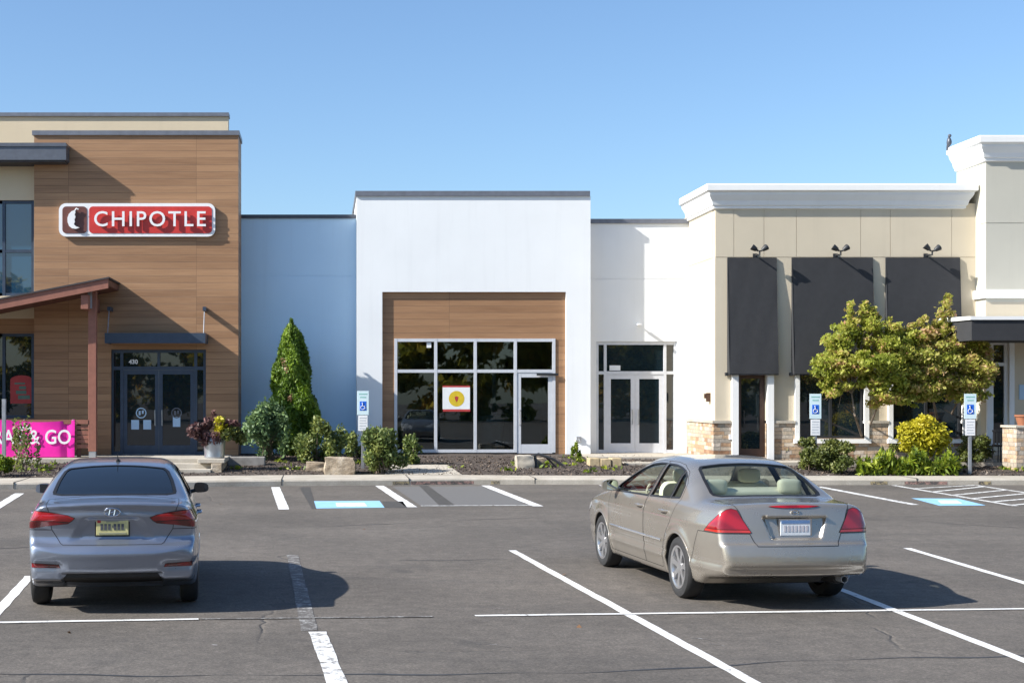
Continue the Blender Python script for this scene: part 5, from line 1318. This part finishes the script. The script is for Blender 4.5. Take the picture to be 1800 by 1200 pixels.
def car_materials():
    t = NT('car_glass'); fr = t.n('ShaderNodeFresnel'); fr.inputs[0].default_value = 1.34
    tr = t.n('ShaderNodeBsdfTransparent'); tr.inputs[0].default_value = (.93, .99, .94, 1); gl = t.n('ShaderNodeBsdfGlossy'); gl.inputs['Roughness'].default_value = .01
    mx = t.n('ShaderNodeMixShader'); t.l(t.math('MULTIPLY', fr.outputs[0], .6), mx.inputs[0]); t.l(tr.outputs[0], mx.inputs[1]); t.l(gl.outputs[0], mx.inputs[2]); t.l(mx.outputs[0], t.out.inputs[0]); M['car_glass'] = t.m
    t = NT('tinted_car_glass'); M['car_glass_dark'] = t.bsdf((.008, .012, .018), .02, IOR=1.75)
    t = NT('mirror_silver'); M['mirror'] = t.bsdf((.75, .8, .82), .02, 1.0)
    M['tyre'] = plain('tyre_rubber', (.022, .022, .023), .75, var=.2, scale=20); M['wheel_dark'] = plain('brake_dark', (.03, .03, .032), .6)
    M['alloy'] = plain('alloy_rim', (.55, .55, .56), .28, .85, var=.04)
    M['gap'] = plain('panel_gap', (.012, .012, .013), .7); M['seal_black'] = plain('window_seal', (.010, .010, .011), .5)
    M['under'] = plain('underbody', (.014, .014, .015), .85)
    def lamp(name, c, e=.5):
        t = NT(name); v = t.coord((1, 1, 1)); w = t.n('ShaderNodeTexWave', wave_type='BANDS', bands_direction='DIAGONAL'); w.inputs['Scale'].default_value = 2.2; w.inputs['Distortion'].default_value = 1.0; t.l(v, w.inputs[0])
        return t.bsdf(t.ramp(w.outputs['Fac'], [(0.2, tuple(x*e for x in c)), (.8, c)]), .12, 0, Coat_Weight=1.0, Coat_Roughness=.02)
    M['lamp_red'] = lamp('red_lamp_lens', (.36, .008, .014), .6); M['lamp_dark'] = lamp('dark_red_lamp_lens', (.20, .006, .012), .4)
    M['lamp_orange'] = lamp('bright_red_lamp_lens', (.48, .03, .02), .75); M['lamp_clear'] = lamp('clear_lamp_lens', (.5, .5, .5), .7)
    M['chrome'] = plain('chrome', (.72, .73, .75), .12, 1.0, var=.02)
    M['leather'] = plain('beige_leather', (.62, .60, .48), .65, var=.06); M['dash'] = plain('dark_dash', (.30, .28, .23), .7)
    M['plate_y'] = plain('pale_yellow_plate', (.60, .55, .26), .4, var=.12, scale=30); M['plate_w'] = plain('white_plate', (.66, .70, .74), .4, var=.05, scale=30)
    M['plate_ink'] = plain('plate_ink', (.08, .085, .10), .5); M['plate_blue'] = plain('plate_blue', (.12, .22, .42), .5)
    M['gold'] = paint('champagne_paint', (.385, .35, .302), .28, .68); M['grey_blue'] = paint('blue_grey_paint', (.255, .288, .36), .30, .7)
car_materials()
X_, Z_ = (1, 0, 0), (0, 0, 1); Y_ = (0, 1, 0)
def mir(p): return [(-a, b) for a, b in p][::-1]
def common(C, b, root, pm, glass, interior):
    """glass, seams and body shared by both cars"""
def seat(parent, x, y, z, w, mat, head=True, bench=False):
    s = MB().bbox(x-w/2, x+w/2, y-.05, y+.48, z-.12, z+.06, .05); o = s.build('seat', mat, parent, True)
    bk = MB(); 
    bm = bmesh.new(); bmesh.ops.create_cube(bm, size=1); bmesh.ops.bevel(bm, geom=bm.edges[:], offset=.18, segments=4, profile=0.5, affect='EDGES')
    bm.transform(Matrix.Translation((x, y-.08, z+.28)) @ Matrix.Rotation(R(-14 if not bench else -20), 4, 'X').inverted() @ Matrix.Diagonal((w, .17, .62, 1)))
    bk.bm(bm, True); bk.build('backrest', mat, o, True)
    hs = [x] if not bench else [x-w*.33, x+w*.33]
    for hx in hs if head else []:
        bm = bmesh.new(); bmesh.ops.create_cube(bm, size=1); bmesh.ops.bevel(bm, geom=bm.edges[:], offset=.28, segments=4, profile=0.5, affect='EDGES')
        bm.transform(Matrix.Translation((hx, y-.20-(.02 if bench else 0), z+(.60 if bench else .66))) @ Matrix.Diagonal((.25, .11, .16, 1)))
        MB().bm(bm, True).build('headrest', mat, o, True)
    return o
# ---------------------------------------------------------------- champagne saloon
def champagne():
    L = 4.86
    prof = [(.60, .21), (.42, .285), (.18, .325), (.08, .345), (.045, .365), (.03, .41), (.0, .46), (.004, .53), (.018, .60), (.035, .66), (.062, .675), (.075, .70), (.105, .85), (.135, .98), (.155, 1.035), (.185, 1.058), (.24, 1.066), (.50, 1.075), (.72, 1.092), (.95, 1.19), (1.22, 1.305), (1.48, 1.392), (1.74, 1.436), (2.15, 1.458), (2.5, 1.447), (2.80, 1.405), (3.15, 1.26), (3.50, 1.10), (3.72, 1.01), (3.9, .975), (4.25, .90), (4.60, .78), (4.76, .68), (4.83, .58), (4.86, .48), (4.85, .36), (4.80, .25), (4.6, .19)]
    width = [(0, .80), (.2, .845), (.3, .872), (.42, .893), (.55, .905), (.68, .910), (.80, .905), (.90, .888), (.97, .862), (1.02, .825), (1.1, .775), (1.2, .718), (1.3, .655), (1.4, .585), (1.5, .50), (1.7, .35)]; width = [(p, q*.968) for p, q in width]
    plan = [(-.5, .70), (0, .80), (.15, .862), (.35, .915), (.6, .955), (1.0, .985), (1.6, 1.0), (3.2, 1.0), (3.9, .985), (4.3, .955), (4.6, .90), (4.8, .82), (5.2, .6)]
    def extra(x, y, z, w, ds):
        # waist crease, sill crease, plate recess, bumper shelf line
        w = w+.006*np.exp(-((z-.83)/.035)**2)-.006*np.exp(-((z-.47)/.02)**2)+.008*np.exp(-((z-.40)/.03)**2)
        ax = np.abs(x); ramp = np.clip((.335-(.93-z)*.35-ax)/.02, 0, 1)*np.clip((z-.70)/.02, 0, 1)*np.clip((.935-z)/.015, 0, 1)*(y < .4)
        return w, ds+.035*ramp
    b = Body(L, 1.82, prof, width, plan, .14, .16, .07, (1.10, 3.84), (.355, .325), (.055, .13), extra=extra)
    root = thing('saloon_car', 'champagne beige four door saloon car parked at an angle across the white bay line', 'car', (4.583+.108, 15.1-1.094, 0), R(5.6))
    C = Cutter(b, *b.mesh(.02)); pm = M['gold']; pc = {}
    up = lambda c: c.z > .9
    # wheel wells and floor first
    def well(c, f):
        n = f.normal if f.normal.length else Vector((0, 0, 1))
        if c.z < .215: return True
        for ya in b.axles:
            if math.hypot(c.y-ya, c.z-b.arch[1]) < b.arch[0]+.006 and abs(c.x) < .875: return True
        return False
    C.bm.normal_update()
    under = C.where('under', well)
    glass = []
    # glazing
    for sgn in (-1, 1):
        pr = lambda c, sgn=sgn: c.x*sgn > .42 and c.z > .93
        pc['fw%d' % sgn] = C.cut('fw%d' % sgn, [(2.20, 1.005), (3.42, .985), (3.30, 1.075), (3.08, 1.18), (2.86, 1.272), (2.62, 1.335), (2.40, 1.358), (2.20, 1.362)], Y_, Z_, pr)
        pc['rw%d' % sgn] = C.cut('rw%d' % sgn, [(1.52, 1.028), (2.12, 1.008), (2.12, 1.362), (1.90, 1.360), (1.70, 1.343), (1.53, 1.312)], Y_, Z_, pr)
        pc['qw%d' % sgn] = C.cut('qw%d' % sgn, [(1.245, 1.045), (1.485, 1.030), (1.495, 1.302), (1.38, 1.255), (1.28, 1.165)], Y_, Z_, pr)
    rear = [(0, .735), (.3, .75), (.50, .785), (.565, .83), (.575, .88), (.55, 1.15), (.51, 1.38), (.475, 1.44), (.25, 1.475), (0, 1.485)]
    rear = rear+[(-a, c) for a, c in rear[-2:0:-1]]
    pc['rear'] = C.cut('rear', rear, X_, Y_, lambda c: c.z > 1.04)
    fr = [(0, 2.83), (.35, 2.86), (.52, 2.93), (.64, 3.38), (.68, 3.56), (.62, 3.63), (.35, 3.71), (0, 3.74)]; fr = fr+[(-a, c) for a, c in fr[-2:0:-1]]
    pc['front'] = C.cut('front', fr, X_, Y_, lambda c: c.z > .98)
    # lamps
    lp = [(-.925, .775), (-.87, .85), (-.775, .945), (-.70, .998), (-.655, 1.008), (-.60, .995), (-.545, .905), (-.458, .772)]
    lo = [(-.925, .775), (-.905, .805), (-.478, .803), (-.458, .772)]
    for sgn, nm in ((-1, 'l'), (1, 'r')):
        U = (-sgn*-.9 if False else .9, sgn*.434, 0) if False else ((.9, -.434, 0) if sgn < 0 else (.9, .434, 0))
        P = lp if sgn < 0 else mir(lp); Q = lo if sgn < 0 else mir(lo)
        pr = lambda c, sgn=sgn: c.x*sgn > .3 and c.y < .75 and c.z > .6
        pc['strip'+nm] = C.cut('strip'+nm, Q, U, Z_, pr)
        pc['lamp'+nm] = C.cut('lamp'+nm, P, U, Z_, pr)
        pr = lambda c, sgn=sgn: c.x*sgn > .3 and c.y > 4.0
        pc['head'+nm] = C.cut('head'+nm, [(4.30, .74), (4.36, .82), (4.50, .80), (4.84, .66), (4.84, .58), (4.6, .64)], Y_, Z_, pr)
    # boot lid, doors, bumper
    lid = [(-.41, .645), (.41, .645), (.44, .70), (.50, .83), (.555, .98), (.60, 1.05), (.63, 1.3), (-.63, 1.3), (-.60, 1.05), (-.555, .98), (-.50, .83), (-.44, .70)]
    pc['lid'] = C.cut('lid', lid, X_, Z_, lambda c: c.y < .705)
    for sgn in (-1, 1):
        pr = lambda c, sgn=sgn: c.x*sgn > .42
        pc['fd%d' % sgn] = C.cut('fd%d' % sgn, [(2.17, .27), (3.42, .27), (3.47, .45), (3.50, .97), (3.36, 1.09), (3.10, 1.21), (2.88, 1.302), (2.63, 1.366), (2.40, 1.388), (2.17, 1.392)], Y_, Z_, pr)
        pc['rd%d' % sgn] = C.cut('rd%d' % sgn, [(1.60, .27), (2.16, .27), (2.16, 1.392), (1.90, 1.390), (1.68, 1.372), (1.44, 1.31), (1.24, 1.19), (1.19, 1.03), (1.27, .83), (1.42, .66), (1.53, .50)], Y_, Z_, pr)
    pc['bump'] = C.cut('bump', [(-.2, .15), (.76, .15), (.745, .40), (.66, .58), (.56, .765), (-.2, .765)], Y_, Z_, lambda c: c.y < .85)
    body = C.link(C.rest(), 'body', pm, root)
    C.link(under, 'underbody', M['under'], root)
    lid_o = C.link(pc['lid'], 'boot_lid', pm, root)
    C.link(pc['bump'], 'rear_bumper', pm, root)
    G = M['car_glass']
    C.link(pc['rear'], 'rear_window', G, root, -.004); C.link(pc['front'], 'windscreen', G, root, -.004)
    for sgn in (-1, 1):
        for k, y0 in (('fd', 2.30), ('rd', 1.48)):
            d = C.link(pc['%s%d' % (k, sgn)], 'door', pm, root)
            C.link(pc['%s%d' % ('fw' if k == 'fd' else 'rw', sgn)], 'door_window', G, d, -.006)
            if k == 'rd': C.link(pc['qw%d' % sgn], 'quarter_window', G, d, -.006)
            yy = y0+.02; xx = sgn*b.solve('x', yy, .885, 1.2, .4); h = MB()
            h.tube([(xx-sgn*.01, yy-.10, .885), (xx+sgn*.028, yy-.075, .888), (xx+sgn*.034, yy, .89), (xx+sgn*.028, yy+.075, .89), (xx-sgn*.01, yy+.10, .889)], [.012, .016, .017, .016, .012], 8)
            h.build('handle', pm, d, True)
        MB().tube([(sgn*(b.solve('x', yy, .565, 1.2, .4)+.004), yy, .565) for yy in np.linspace(1.56, 3.42, 24)], .014, 6).build('side_moulding', pm, root, True)
    for nm in 'lr':
        l = C.link(pc['lamp'+nm], 'tail_light', M['lamp_red'], root, .004); C.seam(['lamp'+nm, 'strip'+nm], .006, .0045, M['gap'], 'lamp_seal', l); C.link(pc['strip'+nm], 'reflector_strip', M['lamp_orange'], l, .004)
        C.link(pc['head'+nm], 'headlight', M['lamp_clear'], root, .003)
    C.seam(['lid', 'bump', 'fd-1', 'fd1', 'rd-1', 'rd1'], .0065, .0012, M['gap'], 'panel_gaps', root)
    C.seam(['rear', 'front'], .034, .002, M['seal_black'], 'window_seals', root, .03)
    C.seam(['fw-1', 'fw1', 'rw-1', 'rw1', 'qw-1', 'qw1'], .024, .002, M['seal_black'], 'door_window_seals', root, .03)
    # boot details
    yb = lambda x, z: b.solve('y', x, z, -.2, .6)
    m = MB(); n = 14; z0 = 1.045   # high brake light along the boot lip
    top, bot = [], []
    for i in range(n+1):
        x = -.26+.52*i/n; e = (1-abs(x/.26)**3); zt = 1.034+.010*e; zb = 1.034-.016*e
        top.append((x, yb(x, zt)-.012, zt)); bot.append((x, yb(x, zb)-.012, zb))
    m.add(top+bot, [(i, i+1, n+2+i, n+1+i) for i in range(n)]); m.add([(p[0], p[1]+.02, p[2]) for p in top]+top, [(i, i+1, n+2+i, n+1+i) for i in range(n)]); m.add([(p[0], p[1]+.02, p[2]) for p in bot]+bot, [(n+1+i, n+2+i, i+1, i) for i in range(n)])
    m.build('brake_light', M['lamp_red'], lid_o, True)
    yr = yb(0, .82)
    p = MB().bbox(-.155, .155, yr-.018, yr-.008, .745, .90, .003); pl = p.build('licence_plate', M['plate_w'], root, True)
    g = MB().box(-.145, .145, yr-.021, yr-.0185, .865, .893)
    g.build('plate_band', M['plate_blue'], pl, True)
    g = MB()
    for i in range(7):
        x = -.12+.037*i; g.box(x, x+.022, yr-.021, yr-.0185, .785, .845)
    g.build('plate_print', M['plate_grey'], pl, True)
    MB().box(-.17, .17, yr-.012, yr-.007, .732, .744).box(-.17, .17, yr-.012, yr-.007, .901, .912).box(-.17, -.157, yr-.012, yr-.007, .744, .901).box(.157, .17, yr-.012, yr-.007, .744, .901).build('plate_frame', M['chrome'], pl, True)
    MB().bbox(-.30, .30, yb(0, .945)-.022, yb(0, .945)+.02, .925, .95, .006).build('plate_garnish', pm, lid_o, True)
    ye = yb(0, .97)-.006; e = MB()
    e.tube([(-.028, ye, .99), (-.019, ye, .952)], .006, 6).tube([(.028, ye, .99), (.019, ye, .952)], .006, 6).tube([(-.023, ye, .971), (.023, ye, .971)], .006, 6)
    ring = [(.040*math.copysign(abs(math.cos(a))**.6, math.cos(a)), ye, .971+.029*math.copysign(abs(math.sin(a))**.6, math.sin(a))) for a in [2*math.pi*k/32 for k in range(33)]]
    e.tube(ring, .005, 6, False).build('emblem', M['chrome'], lid_o, True)
    MB().lathe([(.032, -.02), (.036, -.02), (.036, .16), (.032, .16)], (.50, .12, .305), 'y', 20, True).build('exhaust', M['steel'], root, True)
    MB().tube([(.50, .24, .305), (.48, .8, .27)], .06, 10).build('silencer', M['under'], root, True)
    arch_lips(b, root, pm)
    for y in b.axles:
        for sgn in (-1, 1): wheel(root, sgn*.762, y, .325, .205, .222, sgn, 7, M['alloy'])
    for sgn in (-1, 1):
        xm = b.solve('x', 3.28, 1.02, 1.2, .3); mirror(root, sgn*xm, 3.22, 1.055, sgn, pm, M['mirror'])
    # cabin
    lining = MB().box(-.72, .72, .62, 3.6, .30, .42)
    lining.build('cabin_floor', M['leather'], root, True)
    MB().bbox(-.62, .62, .74, 1.10, .98, 1.045, .02).build('parcel_shelf', M['leather'], root, True)
    for x in (-.38, .38): seat(root, x, 2.42, .56, .50, M['leather'])
    seat(root, 0, 1.42, .56, 1.24, M['leather'], bench=True)
    MB().bbox(-.70, .70, 3.12, 3.60, .70, .985, .05).build('dashboard', M['dash'], root, True)
    ring = [(-.38+.185*math.cos(a), 2.98+.07*math.sin(a), .95+.17*math.sin(a)) for a in [2*math.pi*k/24 for k in range(25)]]
    MB().tube(ring, .016, 6, False).tube([(-.55, 2.98, .95), (-.2, 2.98, .95)], .02, 6).build('steering_wheel', M['dash'], root, True)
    MB().bbox(-.09, .09, 2.95, 2.97, 1.29, 1.345, .008).build('rear_view_mirror', M['dash'], root, True)
    return root
# ---------------------------------------------------------------- blue grey saloon
def bluegrey():
    L = 4.385
    prof = [(.60, .21), (.42, .275), (.20, .31), (.10, .335), (.06, .352), (.045, .40), (.03, .43), (.015, .47), (.0, .56), (.005, .62), (.03, .67), (.075, .70), (.105, .76), (.10, .84), (.085, .90), (.070, .96), (.075, 1.02), (.055, 1.075), (.07, 1.092), (.12, 1.098), (.30, 1.108), (.52, 1.125), (.78, 1.225), (1.05, 1.322), (1.30, 1.395), (1.55, 1.432), (1.95, 1.45), (2.3, 1.438), (2.6, 1.39), (2.95, 1.25), (3.28, 1.10), (3.45, 1.04), (3.7, 1.0), (4.0, .91), (4.22, .80), (4.33, .68), (4.375, .55), (4.38, .42), (4.33, .26), (4.15, .19)]
    width = [(0, .78), (.2, .81), (.3, .835), (.42, .85), (.55, .862), (.70, .866), (.82, .862), (.92, .845), (.99, .818), (1.05, .785), (1.13, .745), (1.22, .70), (1.3, .655), (1.4, .59), (1.5, .52), (1.7, .4)]; width = [(p, q*.985) for p, q in width]
    plan = [(-.5, .80), (0, .905), (.15, .935), (.35, .965), (.6, .985), (1.0, 1.0), (1.6, 1.0), (2.9, 1.0), (3.5, .985), (3.9, .955), (4.2, .88), (4.35, .80), (4.7, .6)]
    def extra(x, y, z, w, ds):
        ax = np.abs(x)
        w = w+.010*np.exp(-((z-.90)/.04)**2)-.006*np.exp(-((z-.50)/.03)**2)
        near = (y < .6)
        # plate pocket, lower bumper sweep, wing-shaped corner scoops
        ramp = np.clip((.30+(.93-z)*.6-ax)/.10, 0, 1)*np.clip((z-.70)/.04, 0, 1)*np.clip((.955-z)/.02, 0, 1)*near
        ds = ds+.022*ramp
        scoop = np.exp(-((z-(.475+.02*(ax-.6)))/.05)**2)*np.clip((ax-.42)/.12, 0, 1)*near
        ds = ds+.034*scoop
        sweep = np.exp(-((z-(.60+.09*np.clip((ax-.35)/.4, 0, 1)**2))/.045)**2)*near
        ds = ds-.012*sweep
        mid = np.clip((.50-ax)/.03, 0, 1)*np.clip((.415-z)/.012, 0, 1)*near
        ds = ds+.022*mid
        return w, ds
    b = Body(L, 1.73, prof, width, plan, .13, .17, .065, (.97, 3.55), (.345, .31), (.05, .12), extra=extra)
    a = R(6.0); ax0, ay0 = -2.155, 14.72
    root = thing('sedan_car', 'blue grey four door sedan with dark tinted glass parked before the restaurant', 'car', (ax0+math.sin(a)*.97, ay0-math.cos(a)*.97, 0), a)
    C = Cutter(b, *b.mesh(.02)); pm = M['grey_blue']; pc = {}
    def well(c, f):
        if c.z < .215: return True
        return any(math.hypot(c.y-ya, c.z-b.arch[1]) < b.arch[0]+.006 and abs(c.x) < .83 for ya in b.axles)
    under = C.where('under', well)
    for sgn in (-1, 1):
        pr = lambda c, sgn=sgn: c.x*sgn > .42 and c.z > .96
        pc['fw%d' % sgn] = C.cut('fw%d' % sgn, [(2.03, 1.035), (3.16, 1.02), (3.06, 1.09), (2.86, 1.19), (2.66, 1.275), (2.44, 1.335), (2.24, 1.352), (2.03, 1.356)], Y_, Z_, pr)
        pc['rw%d' % sgn] = C.cut('rw%d' % sgn, [(1.12, 1.075), (1.95, 1.04), (1.95, 1.356), (1.72, 1.354), (1.50, 1.33), (1.28, 1.25), (1.16, 1.16)], Y_, Z_, pr)
    rear = [(0, .565), (.3, .58), (.52, .62), (.60, .665), (.605, .71), (.575, .95), (.53, 1.18), (.49, 1.25), (.25, 1.285), (0, 1.295)]; rear = rear+[(-q, c) for q, c in rear[-2:0:-1]]
    pc['rear'] = C.cut('rear', rear, X_, Y_, lambda c: c.z > 1.06)
    fr = [(0, 2.66), (.35, 2.69), (.50, 2.76), (.62, 3.15), (.66, 3.28), (.60, 3.35), (.35, 3.42), (0, 3.44)]; fr = fr+[(-q, c) for q, c in fr[-2:0:-1]]
    pc['front'] = C.cut('front', fr, X_, Y_, lambda c: c.z > 1.0)
    lp = [(-.86, .865), (-.79, .865), (-.60, .885), (-.445, .895), (-.395, .912), (-.362, .945), (-.43, .972), (-.56, .995), (-.68, 1.012), (-.74, 1.012), (-.80, .995), (-.86, .97)]
    lo = [(-.86, .845), (-.78, .845), (-.60, .872), (-.43, .89), (-.405, .905), (-.60, .917), (-.86, .915)]
    for sgn, nm in ((-1, 'l'), (1, 'r')):
        pr = lambda c, sgn=sgn: c.x*sgn > .3 and c.y < .55
        P = lp if sgn < 0 else mir(lp); Q = lo if sgn < 0 else mir(lo)
        pc['strip'+nm] = C.cut('strip'+nm, Q, X_, Z_, pr)
        pc['lamp'+nm] = C.cut('lamp'+nm, P, X_, Z_, pr)
        q = [(-.775, .47), (-.50, .468), (-.515, .497), (-.775, .512)]
        pc['refl'+nm] = C.cut('refl'+nm, q if sgn < 0 else mir(q), X_, Z_, lambda c, sgn=sgn: c.x*sgn > .3 and c.y < .5)
        pc['head'+nm] = C.cut('head'+nm, [(3.85, .78), (3.92, .86), (4.05, .84), (4.34, .70), (4.34, .62), (4.1, .68)], Y_, Z_, lambda c, sgn=sgn: c.x*sgn > .3 and c.y > 3.6)
    dif = [(-.49, .20), (.49, .20), (.47, .36), (.43, .408), (-.43, .408), (-.47, .36)]
    pc['dif'] = C.cut('dif', dif, X_, Z_, lambda c: c.y < .5)
    lid = [(-.475, .685), (.475, .685), (.50, .70), (.585, .83), (.60, .92), (.62, 1.03), (.645, 1.08), (.65, 1.3), (-.65, 1.3), (-.645, 1.08), (-.62, 1.03), (-.60, .92), (-.585, .83), (-.50, .70)]
    pc['lid'] = C.cut('lid', lid, X_, Z_, lambda c: c.y < .54)
    for sgn in (-1, 1):
        pr = lambda c, sgn=sgn: c.x*sgn > .42
        pc['fd%d' % sgn] = C.cut('fd%d' % sgn, [(1.99, .27), (3.16, .27), (3.20, .45), (3.24, 1.0), (3.10, 1.11), (2.88, 1.22), (2.67, 1.305), (2.44, 1.364), (2.24, 1.38), (1.99, 1.384)], Y_, Z_, pr)
        pc['rd%d' % sgn] = C.cut('rd%d' % sgn, [(1.42, .27), (1.98, .27), (1.98, 1.384), (1.72, 1.382), (1.48, 1.358), (1.24, 1.27), (1.08, 1.16), (1.05, 1.04), (1.13, .82), (1.27, .63), (1.36, .48)], Y_, Z_, pr)
    pc['bump'] = C.cut('bump', [(-.2, .15), (.64, .15), (.62, .40), (.54, .56), (.42, .70), (.36, .83), (-.2, .83)], Y_, Z_, lambda c: c.y < .7)
    C.link(C.rest(), 'body', pm, root); C.link(under, 'underbody', M['under'], root)
    lid_o = C.link(pc['lid'], 'boot_lid', pm, root); bp = C.link(pc['bump'], 'rear_bumper', pm, root)
    C.link(pc['dif'], 'diffuser', M['rubber'], bp)
    G = M['car_glass_dark']; C.link(pc['rear'], 'rear_window', G, root, -.004); C.link(pc['front'], 'windscreen', G, root, -.004)
    for sgn in (-1, 1):
        for k, y0 in (('fd', 2.16), ('rd', 1.30)):
            d = C.link(pc['%s%d' % (k, sgn)], 'door', pm, root); C.link(pc['%s%d' % ('fw' if k == 'fd' else 'rw', sgn)], 'door_window', G, d, -.006)
            xx = sgn*b.solve('x', y0, .90, 1.2, .4)
            MB().tube([(xx-sgn*.01, y0-.10, .90), (xx+sgn*.028, y0-.075, .903), (xx+sgn*.036, y0, .905), (xx+sgn*.028, y0+.075, .905), (xx-sgn*.01, y0+.10, .904)], [.012, .016, .017, .016, .012], 8).build('handle', pm, d, True)
    for nm in 'lr':
        l = C.link(pc['lamp'+nm], 'tail_light', M['lamp_red'], root, .006); C.seam(['lamp'+nm], .006, .0065, M['gap'], 'lamp_seal', l); C.link(pc['strip'+nm], 'lower_lens', M['lamp_dark'], l, .006)
        C.link(pc['refl'+nm], 'reflector', M['lamp_dark'], bp, .003); C.link(pc['head'+nm], 'headlight', M['lamp_clear'], root, .003)
    C.seam(['lid', 'bump', 'fd-1', 'fd1', 'rd-1', 'rd1'], .0065, .0012, M['gap'], 'panel_gaps', root)
    C.seam(['rear', 'front'], .034, .002, M['seal_black'], 'window_seals', root, .02)
    C.seam(['fw-1', 'fw1', 'rw-1', 'rw1'], .026, .002, M['seal_black'], 'door_window_seals', root, .02)
    yb = lambda x, z: b.solve('y', x, z, -.2, .6)
    yr = min(yb(0, .85), yb(0, .78))
    pl = MB().bbox(-.155, .155, yr-.016, yr-.006, .775, .93, .003).build('licence_plate', M['plate_y'], root, True)
    g = MB()
    for i, x in enumerate((-.115, -.078, -.041, .012, .049, .086)): g.box(x, x+.025, yr-.019, yr-.0165, .825, .885)
    g.box(.0, .008, yr-.019, yr-.0165, .845, .87)
    g.build('plate_print', M['plate_ink'], pl, True)
    MB().box(-.13, .13, yr-.019, yr-.0165, .785, .80).box(-.06, .06, yr-.019, yr-.0165, .90, .912).build('plate_band', M['plate_soft'], pl, True)
    MB().box(-.145, -.112, yr-.019, yr-.0165, .895, .92).build('plate_sticker', M['red_print'], pl, True)
    MB().box(-.168, .168, yr-.012, yr-.005, .762, .774).box(-.168, .168, yr-.012, yr-.005, .931, .942).box(-.168, -.157, yr-.012, yr-.005, .774, .931).box(.157, .168, yr-.012, yr-.005, .774, .931).build('plate_frame', M['rubber'], pl, True)
    # emblem: slanted bar letter in an oval ring
    ye = yb(0, 1.0)-.012; e = MB()
    e.tube([(.075*math.cos(q), ye, 1.0+.038*math.sin(q)) for q in [2*math.pi*k/32 for k in range(33)]], .006, 6, False)
    e.tube([(-.030, ye, .975), (-.018, ye, 1.028)], .007, 6).tube([(.018, ye, .972), (.030, ye, 1.025)], .007, 6).tube([(-.024, ye, .994), (.024, ye, 1.006)], .006, 6)
    e.build('emblem', M['chrome'], lid_o, True)
    arch_lips(b, root, pm)
    zr = b.solve('z', 0, 1.45, 1.7, 1.0); MB().tube([(0, 1.50, zr-.005), (0, 1.34, zr+.10)], [.009, .003], 6).tube([(0, 1.56, zr+.0), (0, 1.46, zr+.012)], [.028, .02], 8).build('antenna', M['rubber'], root, True)
    for y in b.axles:
        for sgn in (-1, 1): wheel(root, sgn*.752, y, .312, .195, .205, sgn, 5, M['alloy'])
    for sgn in (-1, 1):
        xm = b.solve('x', 2.95, 1.03, 1.2, .3); mirror(root, sgn*xm, 2.86, 1.055, sgn, M['black'] if sgn > 0 else pm, M['car_glass_dark'], (.17, .09, .115))
    return root
M['plate_grey'] = plain('plate_grey_print', (.52, .50, .53), .5); M['plate_soft'] = plain('plate_soft_print', (.35, .34, .22), .5)
champagne(); bluegrey()
# ================================================================= light, sky, camera
def light():
    d = Vector((1.4, .42, -1.0)).normalized()
    el = math.asin(-d.z); az = math.atan2(-d.x, -d.y)      # azimuth from +Y towards +X
    s = bpy.data.lights.new('sun', 'SUN'); s.energy = SUN; s.angle = R(0.53); s.color = (1.0, .955, .88)
    o = bpy.data.objects.new('sun', s); COL.objects.link(o); o.rotation_euler = d.to_track_quat('-Z', 'Y').to_euler(); o.location = (-30, -10, 30)
    w = bpy.data.worlds.new('World'); scene.world = w; w.use_nodes = True; nt = w.node_tree
    bg = nt.nodes['Background']; sky = nt.nodes.new('ShaderNodeTexSky'); sky.sky_type = 'NISHITA'; sky.sun_disc = False
    sky.sun_elevation = el; sky.sun_rotation = az % (2*math.pi); sky.air_density = AIR; sky.dust_density = DUST; sky.ozone_density = OZ; sky.altitude = 50
    mx = nt.nodes.new('ShaderNodeMix'); mx.data_type = 'RGBA'; mx.blend_type = 'MULTIPLY'; mx.inputs[0].default_value = 1; mx.inputs[7].default_value = (*SKYTINT, 1)
    nt.links.new(sky.outputs[0], mx.inputs[6]); nt.links.new(mx.outputs[2], bg.inputs[0]); bg.inputs[1].default_value = SKY
    v = scene.view_settings; scene.display_settings.display_device = 'sRGB'
    v.view_transform = 'Standard'; v.look = 'None'; v.exposure = EXPO; v.gamma = 1; v.use_curve_mapping = False
    c = bpy.data.cameras.new('camera'); c.sensor_width = 36; c.lens = 50; c.clip_end = 2000; c.clip_start = .1
    c.shift_x = (900-CX)/1800; c.shift_y = (CY-600)/1800
    co = bpy.data.objects.new('camera', c); COL.objects.link(co); co.location = (0, 0, H); co.rotation_euler = (R(90), 0, 0); scene.camera = co
    scene.cycles.max_bounces = 8; scene.cycles.transparent_max_bounces = 12
SUN, SKY, AIR, DUST, OZ, EXPO = 4.7, .063, 1.0, 1.0, 2.0, 1.0
SKYTINT = (1.15, 1.34, 1.52)
light()
